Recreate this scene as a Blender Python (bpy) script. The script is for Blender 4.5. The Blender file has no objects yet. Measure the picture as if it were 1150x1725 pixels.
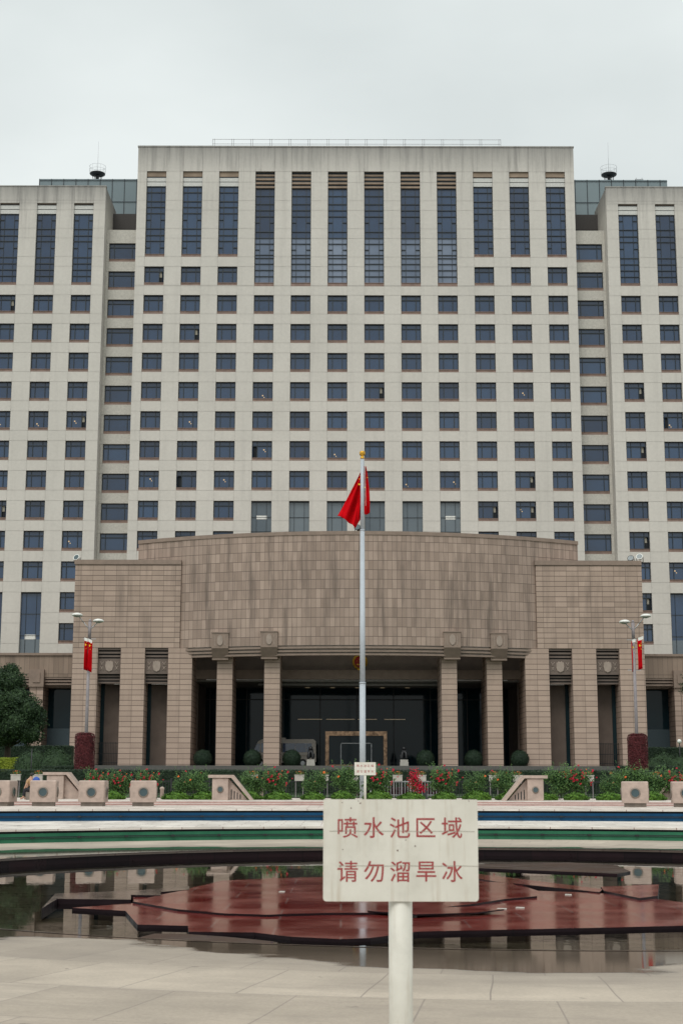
import bpy, math, random
from mathutils import Vector, Matrix
from mathutils import noise as mnoise
R = math.radians; PI = math.pi
random.seed(11)
scene = bpy.context.scene
COL = scene.collection

# ------------------------------------------------------------------ camera
FPX = 2471.0; PITCH = 10.48; EYE = 1.6
cam = bpy.data.objects.new("camera", bpy.data.cameras.new("camera")); COL.objects.link(cam)
cam.location = (0, 0, EYE)
cam.rotation_euler = (Matrix.Rotation(R(90 + PITCH), 4, 'X') @ Matrix.Rotation(R(0.10), 4, 'Z')).to_euler()
cam.data.sensor_fit = 'VERTICAL'; cam.data.sensor_height = 36.0; cam.data.sensor_width = 24.0
cam.data.lens = 36.0 * FPX / 1725.0
cam.data.clip_start = 0.1; cam.data.clip_end = 6000
cam.data.dof.use_dof = True; cam.data.dof.focus_distance = 90.0; cam.data.dof.aperture_fstop = 10.0
scene.camera = cam

# ------------------------------------------------------------------ world: overcast sky
W = bpy.data.worlds.new("World"); scene.world = W; W.use_nodes = True
nt = W.node_tree; nt.nodes.clear()
def wn(t): return nt.nodes.new(t)
SUN_EL, SUN_AZ = 52.0, 200.0      # azimuth measured clockwise from +Y (north)
wo = wn('ShaderNodeOutputWorld'); bg = wn('ShaderNodeBackground'); bg.inputs[1].default_value = 0.1
sky = wn('ShaderNodeTexSky'); sky.sky_type = 'NISHITA'; sky.sun_disc = False
sky.sun_elevation = R(SUN_EL); sky.sun_rotation = R(SUN_AZ); sky.air_density = 1.5; sky.dust_density = 4
hs = wn('ShaderNodeHueSaturation'); hs.inputs['Saturation'].default_value = 0.25; hs.inputs['Value'].default_value = 1.5
nt.links.new(sky.outputs[0], hs.inputs['Color'])
tc = wn('ShaderNodeTexCoord'); sep = wn('ShaderNodeSeparateXYZ'); nt.links.new(tc.outputs['Generated'], sep.inputs[0])
mp = wn('ShaderNodeMapping'); mp.inputs['Scale'].default_value = (1.0, 1.0, 2.2); nt.links.new(tc.outputs['Generated'], mp.inputs[0])
no = wn('ShaderNodeTexNoise'); no.inputs['Scale'].default_value = 3.2; no.inputs['Detail'].default_value = 5; no.inputs['Roughness'].default_value = 0.45
nt.links.new(mp.outputs[0], no.inputs['Vector'])
cr = wn('ShaderNodeValToRGB'); cr.color_ramp.elements[0].position = 0.36; cr.color_ramp.elements[0].color = (7.25, 7.85, 7.8, 1)
cr.color_ramp.elements[1].position = 0.64; cr.color_ramp.elements[1].color = (8.7, 9.3, 9.2, 1)
nt.links.new(no.outputs[0], cr.inputs[0])
# the overcast dome brightens towards the zenith
gr = wn('ShaderNodeMapRange'); gr.inputs[1].default_value = 0.5; gr.inputs[2].default_value = 1.0; gr.inputs[3].default_value = 1.0; gr.inputs[4].default_value = 1.55
nt.links.new(sep.outputs[2], gr.inputs[0])
ml = wn('ShaderNodeVectorMath'); ml.operation = 'SCALE'; nt.links.new(cr.outputs[0], ml.inputs[0]); nt.links.new(gr.outputs[0], ml.inputs['Scale'])
mx = wn('ShaderNodeMixRGB'); mx.inputs[0].default_value = 0.88
nt.links.new(hs.outputs[0], mx.inputs[1]); nt.links.new(ml.outputs[0], mx.inputs[2])
nt.links.new(mx.outputs[0], bg.inputs[0]); nt.links.new(bg.outputs[0], wo.inputs[0])

sun = bpy.data.objects.new("sun", bpy.data.lights.new("sun", 'SUN')); COL.objects.link(sun)
sun.data.energy = 1.3; sun.data.angle = R(30); sun.data.color = (1.0, 0.96, 0.9)
sd = Vector((math.sin(R(SUN_AZ)) * math.cos(R(SUN_EL)), math.cos(R(SUN_AZ)) * math.cos(R(SUN_EL)), math.sin(R(SUN_EL))))
sun.rotation_euler = sd.to_track_quat('Z', 'Y').to_euler(); sun.location = (0, -30, 60)

vs = scene.view_settings; vs.view_transform = 'Standard'; vs.look = 'None'; vs.gamma = 1; vs.use_curve_mapping = False
vs.exposure = 0.0
scene.render.engine = 'CYCLES'
scene.render.resolution_x = 682; scene.render.resolution_y = 1024
scene.cycles.max_bounces = 6; scene.cycles.transparent_max_bounces = 8

# ------------------------------------------------------------------ helpers
def at(px, py, Y=None, z=None):
    """point of the place seen at a photo pixel: on the plane at distance Y or at height z"""
    c, s = math.cos(R(PITCH)), math.sin(R(PITCH))
    x = (px - 575) / FPX; y = (862.5 - py) / FPX
    d = Vector((x, c - y * s, s + y * c))
    t = Y / d[1] if Y is not None else (z - EYE) / d[2]
    return Vector((d[0] * t, d[1] * t, EYE + d[2] * t))

class MB:
    def __init__(s): s.v = []; s.f = []; s.m = []; s.u = []; s.sm = []
    def face(s, pts, mi=0, uv=None, smooth=False):
        b = len(s.v); s.v += [tuple(p) for p in pts]; s.f.append(tuple(range(b, b + len(pts)))); s.m.append(mi); s.sm.append(smooth)
        if uv is None:
            a, c, d = Vector(pts[0]), Vector(pts[1]), Vector(pts[2]); n = (c - a).cross(d - a)
            ax = max(range(3), key=lambda i: abs(n[i]))
            uv = [(p[1], p[2]) if ax == 0 else ((p[0], p[2]) if ax == 1 else (p[0], p[1])) for p in pts]
        s.u += list(uv)
    def box(s, x0, x1, y0, y1, z0, z1, mi=0, skip=''):
        P = lambda a, b, c: (a, b, c)
        F = {'f': [P(x0,y0,z0),P(x1,y0,z0),P(x1,y0,z1),P(x0,y0,z1)], 'b': [P(x1,y1,z0),P(x0,y1,z0),P(x0,y1,z1),P(x1,y1,z1)],
             'l': [P(x0,y1,z0),P(x0,y0,z0),P(x0,y0,z1),P(x0,y1,z1)], 'r': [P(x1,y0,z0),P(x1,y1,z0),P(x1,y1,z1),P(x1,y0,z1)],
             't': [P(x0,y0,z1),P(x1,y0,z1),P(x1,y1,z1),P(x0,y1,z1)], 'd': [P(x0,y1,z0),P(x1,y1,z0),P(x1,y0,z0),P(x0,y0,z0)]}
        for k, q in F.items():
            if k not in skip: s.face(q, mi)
    def ring(s, c0, r0, c1, r1, n=16, mi=0, smooth=True, axis=None):
        c0, c1 = Vector(c0), Vector(c1); ax = (c1 - c0) if (c1 - c0).length > 1e-9 else Vector(axis or (0, 0, 1))
        ax = ax.normalized(); a = ax.orthogonal().normalized(); b = ax.cross(a)
        L = max((c1 - c0).length, 0.001)
        for i in range(n):
            t0, t1 = 2*PI*i/n, 2*PI*(i+1)/n
            d0 = a*math.cos(t0)+b*math.sin(t0); d1 = a*math.cos(t1)+b*math.sin(t1)
            s.face([c0+d0*r0, c0+d1*r0, c1+d1*r1, c1+d0*r1], mi, [(t0*r0,0),(t1*r0,0),(t1*r0,L),(t0*r0,L)], smooth)
    def disc(s, c, r, axis, n=16, mi=0):
        c = Vector(c); ax = Vector(axis).normalized(); a = ax.orthogonal().normalized(); b = ax.cross(a)
        s.face([c + (a*math.cos(2*PI*i/n) + b*math.sin(2*PI*i/n))*r for i in range(n)], mi)
    def cyl(s, c0, c1, r0, r1=None, n=16, mi=0, caps=True):
        r1 = r0 if r1 is None else r1; s.ring(c0, r0, c1, r1, n, mi)
        if caps:
            d = Vector(c1) - Vector(c0); s.disc(c1, r1, d, n, mi); s.disc(c0, r0, -d, n, mi)
    def tube(s, pts, r, n=6, mi=0):
        for a, b in zip(pts[:-1], pts[1:]): s.cyl(a, b, r, n=n, mi=mi)
    def lathe(s, c, prof, n=20, mi=0):
        c = Vector(c)
        for (r0, z0), (r1, z1) in zip(prof[:-1], prof[1:]):
            s.ring(c + Vector((0,0,z0)), r0, c + Vector((0,0,z1)), r1, n, mi) if abs(z1-z0) > 1e-6 else s.ring(c + Vector((0,0,z0)), r0, c + Vector((0,0,z0+1e-4)), r1, n, mi)
    def prism(s, poly, z0, z1, mi=0, mside=None):
        """poly: list of (x,y) counter-clockwise"""
        ms = mi if mside is None else mside
        s.face([(p[0], p[1], z1) for p in poly], mi)
        for i in range(len(poly)):
            a, b = poly[i], poly[(i+1) % len(poly)]
            L = math.hypot(b[0]-a[0], b[1]-a[1])
            s.face([(a[0],a[1],z0),(b[0],b[1],z0),(b[0],b[1],z1),(a[0],a[1],z1)], ms, [(0,z0),(L,z0),(L,z1),(0,z1)])
    def ellipsoid(s, c, rx, ry, rz, nu=16, nv=10, mi=0, bump=0, seed=0, zmin=-1):
        c = Vector(c)
        def pt(i, j):
            th = PI * j / nv; ph = 2*PI*(i % nu)/nu
            d = Vector((math.sin(th)*math.cos(ph), math.sin(th)*math.sin(ph), max(zmin, math.cos(th))))
            k = 1 + bump * mnoise.noise(d*2.3 + Vector((seed, seed*.7, 0)))
            return c + Vector((d.x*rx*k, d.y*ry*k, d.z*rz*k))
        for j in range(nv):
            for i in range(nu):
                q = [pt(i,j+1), pt(i+1,j+1), pt(i+1,j), pt(i,j)]
                if j == 0: q = q[:3]
                elif j == nv-1: q = [pt(i,j+1), pt(i+1,j), pt(i,j)]
                s.face(q, mi, smooth=True)
    def leaf(s, p, nrm, size, mi=0):
        n = Vector(nrm).normalized(); a = n.orthogonal().normalized(); a.rotate(Matrix.Rotation(random.random()*6.28, 3, n)); b = n.cross(a)
        L = size*random.uniform(.7, 1.3); w = L*.45
        s.face([p - a*L*.5, p + b*w*.5, p + a*L*.5, p - b*w*.5], mi)
    def leaves(s, c, rx, ry, rz, n, size, mi=0, lo=.82, hi=1.06, zmin=-1.0, bump=.0, seed=0, spread=.7):
        c = Vector(c)
        for _ in range(n):
            while True:
                d = Vector((random.gauss(0,1), random.gauss(0,1), random.gauss(0,1))).normalized()
                if d.z >= zmin: break
            k = random.uniform(lo, hi) * (1 + bump*mnoise.noise(d*2.3 + Vector((seed, seed*.7, 0))))
            p = c + Vector((d.x*rx*k, d.y*ry*k, d.z*rz*k))
            s.leaf(p, d + Vector((random.uniform(-1,1), random.uniform(-1,1), random.uniform(-1,1)))*spread, size, mi)
    def build(s, name, mats, parent=None, origin=None, weld=False):
        if not isinstance(mats, (list, tuple)): mats = [mats]
        o0 = Vector(origin) if origin is not None else (parent.matrix_world_cache if parent is not None and hasattr(parent, 'matrix_world_cache') else Vector((0,0,0)))
        if origin is None and parent is not None: o0 = wloc(parent)
        me = bpy.data.meshes.new(name)
        me.from_pydata([(x-o0.x, y-o0.y, z-o0.z) for x, y, z in s.v], [], s.f)
        uvl = me.uv_layers.new(name="UVMap"); uvl.data.foreach_set('uv', [c for p in s.u for c in p])
        me.polygons.foreach_set('material_index', s.m); me.polygons.foreach_set('use_smooth', s.sm)
        for m in mats: me.materials.append(m)
        me.update()
        if weld or any(s.sm):
            import bmesh
            bm = bmesh.new(); bm.from_mesh(me); bmesh.ops.remove_doubles(bm, verts=bm.verts, dist=1e-5); bm.to_mesh(me); bm.free()
        o = bpy.data.objects.new(name, me); COL.objects.link(o)
        if parent is not None: o.parent = parent; o.location = o0 - wloc(parent)
        else: o.location = o0
        return o

def wloc(o):
    p = Vector(o.location)
    while o.parent is not None: o = o.parent; p += Vector(o.location)
    return p
def empty(name, loc):
    o = bpy.data.objects.new(name, None); o.empty_display_size = .3; o.location = loc; COL.objects.link(o); return o
def tag(o, label=None, cat=None, group=None, kind=None):
    if label: o['label'] = label
    if cat: o['category'] = cat
    if group: o['group'] = group
    if kind: o['kind'] = kind
    return o
def thing(name, loc, label, cat, group=None): return tag(empty(name, loc), label, cat, group)
def copy_tree(o, parent=None):
    c = o.copy(); COL.objects.link(c)
    if parent is not None: c.parent = parent
    for ch in list(o.children): copy_tree(ch, c)
    return c

# ------------------------------------------------------------------ materials
class NT:
    def __init__(s, name):
        s.m = bpy.data.materials.new(name); s.m.use_nodes = True; s.t = s.m.node_tree
        s.b = s.t.nodes['Principled BSDF']; s.out = s.t.nodes['Material Output']
    def n(s, t, **kw):
        x = s.t.nodes.new(t)
        for k, v in kw.items(): setattr(x, k, v)
        return x
    def l(s, a, b): s.t.links.new(a, b)
    def coord(s, kind='Object', scale=(1,1,1)):
        c = s.n('ShaderNodeTexCoord'); m = s.n('ShaderNodeMapping'); m.inputs['Scale'].default_value = scale
        s.l(c.outputs[kind], m.inputs[0]); return m.outputs[0]
    def noise(s, vec, scale, detail=4, rough=.55):
        x = s.n('ShaderNodeTexNoise'); x.inputs['Scale'].default_value = scale; x.inputs['Detail'].default_value = detail; x.inputs['Roughness'].default_value = rough
        if vec is not None: s.l(vec, x.inputs['Vector'])
        return x.outputs[0]
    def ramp(s, fac, stops):
        r = s.n('ShaderNodeValToRGB'); e = r.color_ramp.elements
        while len(e) < len(stops): e.new(.5)
        for i, (p, c) in enumerate(stops): e[i].position = p; e[i].color = (*c, 1) if len(c) == 3 else c
        s.l(fac, r.inputs[0]); return r.outputs[0]
    def mix(s, fac, a, b, mode='MIX'):
        x = s.n('ShaderNodeMixRGB', blend_type=mode)
        for i, v in ((0, fac), (1, a), (2, b)):
            if hasattr(v, 'links') or hasattr(v, 'is_output'): s.l(v, x.inputs[i])
            else: x.inputs[i].default_value = v if i == 0 else (*v, 1)
        return x.outputs[0]
    def math(s, op, a, b=None, clamp=False):
        x = s.n('ShaderNodeMath', operation=op); x.use_clamp = clamp
        for i, v in ((0, a), (1, b)):
            if v is None: continue
            if hasattr(v, 'is_output'): s.l(v, x.inputs[i])
            else: x.inputs[i].default_value = v
        return x.outputs[0]
    def set(s, **kw):
        for k, v in kw.items():
            i = s.b.inputs[k.replace('_', ' ')]
            if hasattr(v, 'is_output'): s.l(v, i)
            else: i.default_value = (*v, 1) if isinstance(v, tuple) and len(v) == 3 else v
        return s
    def bump(s, h, strength=.3, dist=.02):
        b = s.n('ShaderNodeBump'); b.inputs['Strength'].default_value = strength; b.inputs['Distance'].default_value = dist
        s.l(h, b.inputs['Height']); s.l(b.outputs[0], s.b.inputs['Normal'])

def plain(name, col, rough=.6, metal=0., var=.12, scale=6.0, **kw):
    t = NT(name); v = t.coord('Object')
    nz = t.noise(v, scale)
    lo = tuple(c*(1-var) for c in col); hi = tuple(min(1, c*(1+var)) for c in col)
    t.set(Base_Color=t.ramp(nz, [(.3, lo), (.7, hi)]), Roughness=rough, Metallic=metal)
    for k, x in kw.items(): t.set(**{k: x})
    return t.m

def concrete():
    t = NT('tower_concrete'); v = t.coord('UV')
    big = t.noise(v, .11, 4, .6); small = t.noise(v, 3.0, 3, .7)
    base = t.ramp(big, [(.3, (.56,.535,.485)), (.7, (.635,.605,.55))])
    base = t.mix(t.ramp(small, [(.35,(0,0,0)),(.65,(1,1,1))]), t.mix(1.0, base, (.93,.93,.93), 'MULTIPLY'), base)
    # rain streaks: vertical noise, strongest below the parapet
    st = t.noise(t.coord('UV', (1.3,.07,1)), 1.0, 5, .7)
    stm = t.ramp(st, [(.50,(0,0,0)),(.68,(1,1,1))])
    sepx = t.n('ShaderNodeSeparateXYZ'); t.l(v, sepx.inputs[0])
    # the wings end 4.75 m lower: measure height from each roof line
    wing = t.math('GREATER_THAN', t.math('ABSOLUTE', t.math('ADD', sepx.outputs[0], -1.54)), 27.0)
    hz = t.math('ADD', sepx.outputs[1], t.math('MULTIPLY', wing, 4.6))
    hi = t.n('ShaderNodeMapRange'); hi.inputs[1].default_value = 64.5; hi.inputs[2].default_value = 72.0; hi.inputs[3].default_value = .16; hi.inputs[4].default_value = .85
    t.l(hz, hi.inputs[0])
    f = t.math('MULTIPLY', stm, hi.outputs[0])
    base = t.mix(f, base, (.30,.285,.26))
    par = t.n('ShaderNodeMapRange'); par.inputs[1].default_value = 68.9; par.inputs[2].default_value = 72.0; par.inputs[3].default_value = .0; par.inputs[4].default_value = 1.0
    t.l(hz, par.inputs[0])
    base = t.mix(t.math('MULTIPLY', par.outputs[0], t.math('ADD', st, .22)), base, (.20,.195,.185))
    t.set(Base_Color=base, Roughness=.85); t.bump(small, .25, .01); return t.m

def stone(name, bw, bh, mortar=.022, cA=(.30,.215,.16), cB=(.385,.285,.215), stain=.5, uvscale=(1,1,1), streak=True, off=0.0, mcol=(.10,.07,.055)):
    t = NT(name); v = t.coord('UV', uvscale)
    bt = t.n('ShaderNodeTexBrick'); bt.offset = off; bt.squash = 1.0
    bt.inputs['Scale'].default_value = 1.0; bt.inputs['Brick Width'].default_value = bw; bt.inputs['Row Height'].default_value = bh
    bt.inputs['Mortar Size'].default_value = mortar; bt.inputs['Mortar Smooth'].default_value = .3
    bt.inputs['Color1'].default_value = (*cA, 1); bt.inputs['Color2'].default_value = (*cB, 1); bt.inputs['Mortar'].default_value = (*[(mcol[i]*.45+cA[i]*.55) for i in range(3)], 1)
    t.l(v, bt.inputs['Vector'])
    # the bed joints are wider and darker than the upright ones
    bj = t.n('ShaderNodeTexBrick'); bj.offset = 0; bj.squash = 1.0
    for k_, w_ in (('Scale', 1.0), ('Brick Width', 4000.0), ('Row Height', bh), ('Mortar Size', mortar*1.15), ('Mortar Smooth', .5)): bj.inputs[k_].default_value = w_
    bj.inputs['Bias'].default_value = 0
    t.l(t.coord('UV', (1,1,1)), bj.inputs['Vector'])
    big = t.noise(t.coord('UV'), .16, 4, .6)
    jc = t.mix(t.math('MULTIPLY', bj.outputs['Fac'], .85), bt.outputs['Color'], (mcol[0]*.8, mcol[1]*.8, mcol[2]*.8))
    c = t.mix(1.0, jc, t.ramp(big, [(.3,(.86,.85,.84)),(.7,(1.08,1.07,1.05))]), 'MULTIPLY')
    g = t.noise(t.coord('UV'), 14, 2, .8)
    c = t.mix(1.0, c, t.ramp(g, [(.3,(.9,.9,.9)),(.7,(1.08,1.08,1.08))]), 'MULTIPLY')
    if streak:
        st = t.noise(t.coord('UV', (1.1,.09,1)), 1.0, 5, .65)
        f = t.ramp(st, [(.50,(0,0,0)),(.72,(stain,stain,stain))])
        c = t.mix(f, c, (.12,.09,.072))
    t.set(Base_Color=c, Roughness=.72)
    t.bump(bt.outputs['Fac'], -.6, .02); return t.m

def foliage(name, dark, light, rough=.65, trans=.0):
    t = NT(name); g = t.n('ShaderNodeNewGeometry')
    nz = t.noise(t.coord('Object'), 1.6, 3)
    f = t.math('MULTIPLY', t.math('ADD', g.outputs['Random Per Island'], nz), .5)
    t.set(Base_Color=t.ramp(f, [(.25, dark), (.8, light)]), Roughness=rough)
    t.b.inputs['Specular IOR Level'].default_value = .25
    return t.m

def glass(name, a, b, scale=.25, rough=.06, ior=1.65, metal=0.):
    t = NT(name); v = t.coord('Object'); oi = t.n('ShaderNodeObjectInfo')
    nz = t.noise(v, scale, 3)
    f = t.math('ADD', t.math('MULTIPLY', nz, .7), t.math('MULTIPLY', oi.outputs['Random'], .55))
    t.set(Base_Color=t.ramp(f, [(.35, a), (.9, b)]), Roughness=rough, IOR=ior, Metallic=metal)
    t.bump(t.noise(v, .8, 2), .04, .05)
    return t.m

M = {}
M['conc'] = concrete()
M['conc_plain'] = plain('side_concrete', (.50,.48,.43), .85)
M['sill'] = plain('brown_sill_stone', (.24,.165,.135), .8, var=.2, scale=1.5)
M['louvre'] = plain('white_louvre_panel', (.55,.55,.52), .6)
M['brown'] = plain('brown_lintel', (.27,.205,.15), .8, var=.2, scale=.8)
M['frame'] = plain('dark_window_frame', (.012,.02,.026), .4)
M['glass'] = glass('blue_office_glass', (.009,.026,.066), (.026,.062,.130))
M['glass_light'] = glass('pale_blind_glass', (.09,.125,.19), (.19,.235,.315))
M['glass_sky'] = glass('grey_sky_glass', (.07,.095,.115), (.13,.16,.18))
M['glass_pent'] = glass('penthouse_glass', (.10,.14,.155), (.17,.22,.235), .08, .15)
M['glass_dark'] = glass('dark_lobby_glass', (.004,.016,.022), (.014,.032,.038), .3, .05, 1.30)
M['interior'] = plain('dark_interior', (.010,.014,.018), .8)
M['curtain'] = plain('pale_curtain', (.34,.32,.26), .8)
M['block_stone'] = stone('pink_coursed_granite', 1.04, .455, .028, (.36,.272,.218), (.455,.345,.28), .5)
M['pier_stone'] = stone('pier_granite', 1.06, .455, .026, (.40,.30,.242), (.475,.36,.292), .3)
M['drum_stone'] = stone('drum_granite_tiles', .41, .82, .022, (.30,.225,.182), (.425,.325,.268), .85)
M['low_stone'] = stone('low_block_granite', .45, 2.3, .02, (.26,.195,.15), (.33,.25,.195), .6)
M['trim_stone'] = plain('trim_granite', (.255,.190,.150), .7, scale=2)
M['shield'] = plain('pale_carved_stone', (.33,.265,.22), .7, scale=3)
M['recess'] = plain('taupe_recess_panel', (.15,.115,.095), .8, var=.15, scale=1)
M['soffit'] = plain('soffit_panel', (.20,.19,.17), .6)
M['gold'] = plain('polished_gold', (.62,.34,.04), .35, .75)
M['bronze'] = plain('bronze_portal_frame', (.30,.19,.12), .3, .8, var=.6, scale=4)
M['red_enamel'] = plain('red_enamel', (.35,.01,.01), .4)
M['granite_pink'] = plain('pink_polished_granite', (.42,.325,.275), .5, var=.16, scale=5)
M['granite_dark'] = plain('dark_plinth_granite', (.20,.165,.135), .5, var=.2, scale=4)
M['metal'] = plain('galvanised_metal', (.42,.43,.44), .4, .3)
M['pole'] = plain('white_painted_pole', (.42,.46,.50), .5, .0, var=.05)
M['black'] = plain('black_iron', (.012,.013,.015), .5)
M['white'] = plain('white_paint', (.72,.72,.68), .5)
M['sign_white'] = None
M['flag'] = plain('red_flag_cloth', (.52,.002,.006), .9, var=.10, scale=3); M['flag'].node_tree.nodes['Principled BSDF'].inputs['Specular IOR Level'].default_value = .08
M['post_grey'] = plain('mauve_grey_post', (.24,.215,.225), .5)
M['box_grey'] = plain('weathered_planter_plastic', (.40,.38,.34), .6)
M['star'] = plain('yellow_star', (.95,.60,.02), .7)
M['lens'] = glass('blue_green_lamp_lens', (.035,.065,.075), (.06,.10,.11), 2, .15)
M['leaf_dark'] = foliage('camphor_leaves', (.010,.024,.012), (.045,.085,.030))
M['leaf_hedge'] = foliage('hedge_leaves', (.006,.016,.009), (.024,.046,.020))
M['leaf_lime'] = foliage('lime_leaves', (.10,.14,.01), (.28,.33,.03))
M['leaf_low'] = foliage('bright_low_leaves', (.03,.085,.010), (.12,.24,.028))
M['leaf_rose'] = foliage('rose_leaves', (.018,.055,.018), (.13,.235,.065))
M['leaf_red'] = foliage('red_clipped_leaves', (.045,.010,.012), (.16,.032,.036))
M['petal'] = foliage('red_petals', (.38,.006,.03), (.68,.02,.06))
M['petal_orange'] = foliage('orange_petals', (.55,.09,.02), (.80,.22,.05))
M['bark'] = plain('tree_bark', (.06,.045,.03), .9)
M['soil'] = plain('brown_soil', (.05,.03,.025), .95, var=.4)
M['terrace'] = plain('terrace_stone', (.10,.095,.09), .8)
M['leaf_ball'] = foliage('ball_shrub_leaves', (.006,.016,.009), (.022,.045,.022))
M['leaf_mound'] = foliage('mound_leaves', (.009,.024,.010), (.038,.075,.026))
M['asphalt'] = plain('asphalt', (.05,.05,.052), .9)
M['grass'] = plain('lawn', (.035,.07,.02), .95, var=.5, scale=3)

def paving():
    t = NT('granite_paving'); v = t.coord('UV')
    bt = t.n('ShaderNodeTexBrick'); bt.offset = .5
    bt.inputs['Scale'].default_value = 1.0; bt.inputs['Brick Width'].default_value = .92; bt.inputs['Row Height'].default_value = 1.5
    bt.inputs['Mortar Size'].default_value = .008; bt.inputs['Mortar Smooth'].default_value = .4
    bt.inputs['Color1'].default_value = (.385,.325,.262,1); bt.inputs['Color2'].default_value = (.47,.40,.325,1); bt.inputs['Mortar'].default_value = (.27,.225,.19,1)
    t.l(v, bt.inputs['Vector'])
    c = t.mix(1.0, bt.outputs['Color'], t.ramp(t.noise(v, .8, 5, .65), [(.3,(.76,.75,.74)),(.7,(1.12,1.11,1.09))]), 'MULTIPLY')
    c = t.mix(1.0, c, t.ramp(t.noise(v, 30, 2, .8), [(.3,(.88,.88,.88)),(.7,(1.08,1.08,1.08))]), 'MULTIPLY')
    # old stains and trodden dirt
    dirt = t.ramp(t.noise(t.coord('UV', (.35,1.4,1)), 1.1, 6, .72), [(.50,(0,0,0)),(.72,(.55,.55,.55))])
    c = t.mix(dirt, c, (.22,.18,.15))
    c = t.mix(t.ramp(t.noise(v, 7, 2, .4), [(.74,(0,0,0)),(.78,(.6,.6,.6))]), c, (.10,.08,.07))
    # spilled water: a wet margin round the basin rim with a ragged edge
    sp = t.n('ShaderNodeSeparateXYZ'); t.l(v, sp.inputs[0])
    wob = t.noise(t.coord('UV', (.55,1.0,1)), .9, 4, .5)
    # more water has been splashed out towards the notice sign and along the far left rim
    def hump(u0, wd, amt):
        d = t.math('MULTIPLY', t.math('ADD', sp.outputs[0], -u0), 1.0/wd)
        return t.math('MULTIPLY', t.math('POWER', 2.718, t.math('MULTIPLY', t.math('MULTIPLY', d, d), -1.0)), amt)
    far = hump(37, 9, 3.2)
    spread = t.math('ADD', t.math('ADD', hump(64.5, 2.6, 1.25), far), hump(12, 6, .6))
    r = t.math('SUBTRACT', t.math('ADD', sp.outputs[1], t.math('MULTIPLY', wob, -2.4)), spread)
    wet = t.n('ShaderNodeMapRange'); wet.inputs[1].default_value = 10.95; wet.inputs[2].default_value = 10.78; wet.inputs[3].default_value = 0; wet.inputs[4].default_value = 1
    t.l(r, wet.inputs[0]); w = wet.outputs[0]
    damp = t.n('ShaderNodeMapRange'); damp.inputs[1].default_value = 12.6; damp.inputs[2].default_value = 10.9; damp.inputs[3].default_value = 0; damp.inputs[4].default_value = .5
    t.l(r, damp.inputs[0])
    c = t.mix(damp.outputs[0], c, (.16,.13,.105))
    c = t.mix(w, c, t.mix(1.0, c, (.27,.25,.235), 'MULTIPLY'))
    c = t.mix(t.math('MULTIPLY', t.math('MULTIPLY', far, w), .22, True), c, (.05,.075,.035))
    rg = t.n('ShaderNodeMapRange'); rg.inputs[3].default_value = .62; rg.inputs[4].default_value = .045; t.l(w, rg.inputs[0])
    t.set(Base_Color=c, Roughness=rg.outputs[0]); t.bump(bt.outputs['Fac'], -.3, .004); return t.m
M['paving'] = paving()

def tiled(name, cA, cB, bw, bh, rough, coat=.0, mort=(.05,.03,.03), ms=.012, uv='UV'):
    t = NT(name); v = t.coord(uv)
    bt = t.n('ShaderNodeTexBrick'); bt.offset = .5
    bt.inputs['Scale'].default_value = 1.0; bt.inputs['Brick Width'].default_value = bw; bt.inputs['Row Height'].default_value = bh
    bt.inputs['Mortar Size'].default_value = ms; bt.inputs['Color1'].default_value = (*cA,1); bt.inputs['Color2'].default_value = (*cB,1); bt.inputs['Mortar'].default_value = (*mort,1)
    t.l(v, bt.inputs['Vector'])
    nz = t.noise(v, .9, 5, .6)
    c = t.mix(1.0, bt.outputs['Color'], t.ramp(nz, [(.3,(.78,.78,.78)),(.7,(1.15,1.15,1.15))]), 'MULTIPLY')
    rr = t.n('ShaderNodeMapRange'); rr.inputs[1].default_value=.35; rr.inputs[2].default_value=.65; rr.inputs[3].default_value = rough*.6; rr.inputs[4].default_value = rough*1.6; t.l(nz, rr.inputs[0])
    t.set(Base_Color=c, Roughness=rr.outputs[0]); t.b.inputs['Coat Weight'].default_value = coat
    return t.m
M['basin_floor'] = tiled('basin_floor_tiles', (.13,.105,.085), (.17,.14,.11), .9, .9, .3)
M['basin_wall'] = tiled('dark_red_basin_wall', (.010,.005,.007), (.020,.008,.010), 1.2, .4, .35, 0, (.006,.004,.005)); M['basin_wall'].node_tree.nodes['Principled BSDF'].inputs['Specular IOR Level'].default_value = .15
M['red_slab'] = tiled('wet_red_granite', (.155,.020,.017), (.20,.030,.025), 1.6, 1.1, .10, .0, (.22,.10,.09), .015)
M['grey_slab'] = tiled('wet_grey_granite', (.075,.055,.045), (.10,.075,.06), 1.3, 1.1, .12)
M['brown_slab'] = tiled('brown_wet_granite', (.045,.029,.021), (.07,.045,.034), 1.5, .9, .6); M['brown_slab'].node_tree.nodes['Principled BSDF'].inputs['Specular IOR Level'].default_value = .08
M['ledge'] = tiled('white_granite_ledge', (.60,.555,.50), (.68,.63,.575), 1.2, .9, .45, 0, (.30,.2,.18), .014)
M['plaza_pave'] = tiled('pale_plaza_paving', (.54,.475,.42), (.64,.57,.51), .8, .8, .5, 0, (.34,.22,.2), .014)
M['pink_line'] = plain('pink_step_edge', (.42,.26,.235), .6)
def coloured(name, a, b):
    t = NT(name); v = t.coord('Object', (1,1,1)); nz = t.noise(v, 1.2, 4, .7)
    t.set(Base_Color=t.ramp(nz, [(.3,a),(.7,b)]), Roughness=.4); t.b.inputs['Specular IOR Level'].default_value = .15; return t.m
M['blue_glass'] = coloured('blue_step_glass', (.004,.048,.115), (.008,.075,.165))
M['green_glass'] = coloured('green_step_glass', (.020,.115,.065), (.04,.175,.095))

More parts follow.
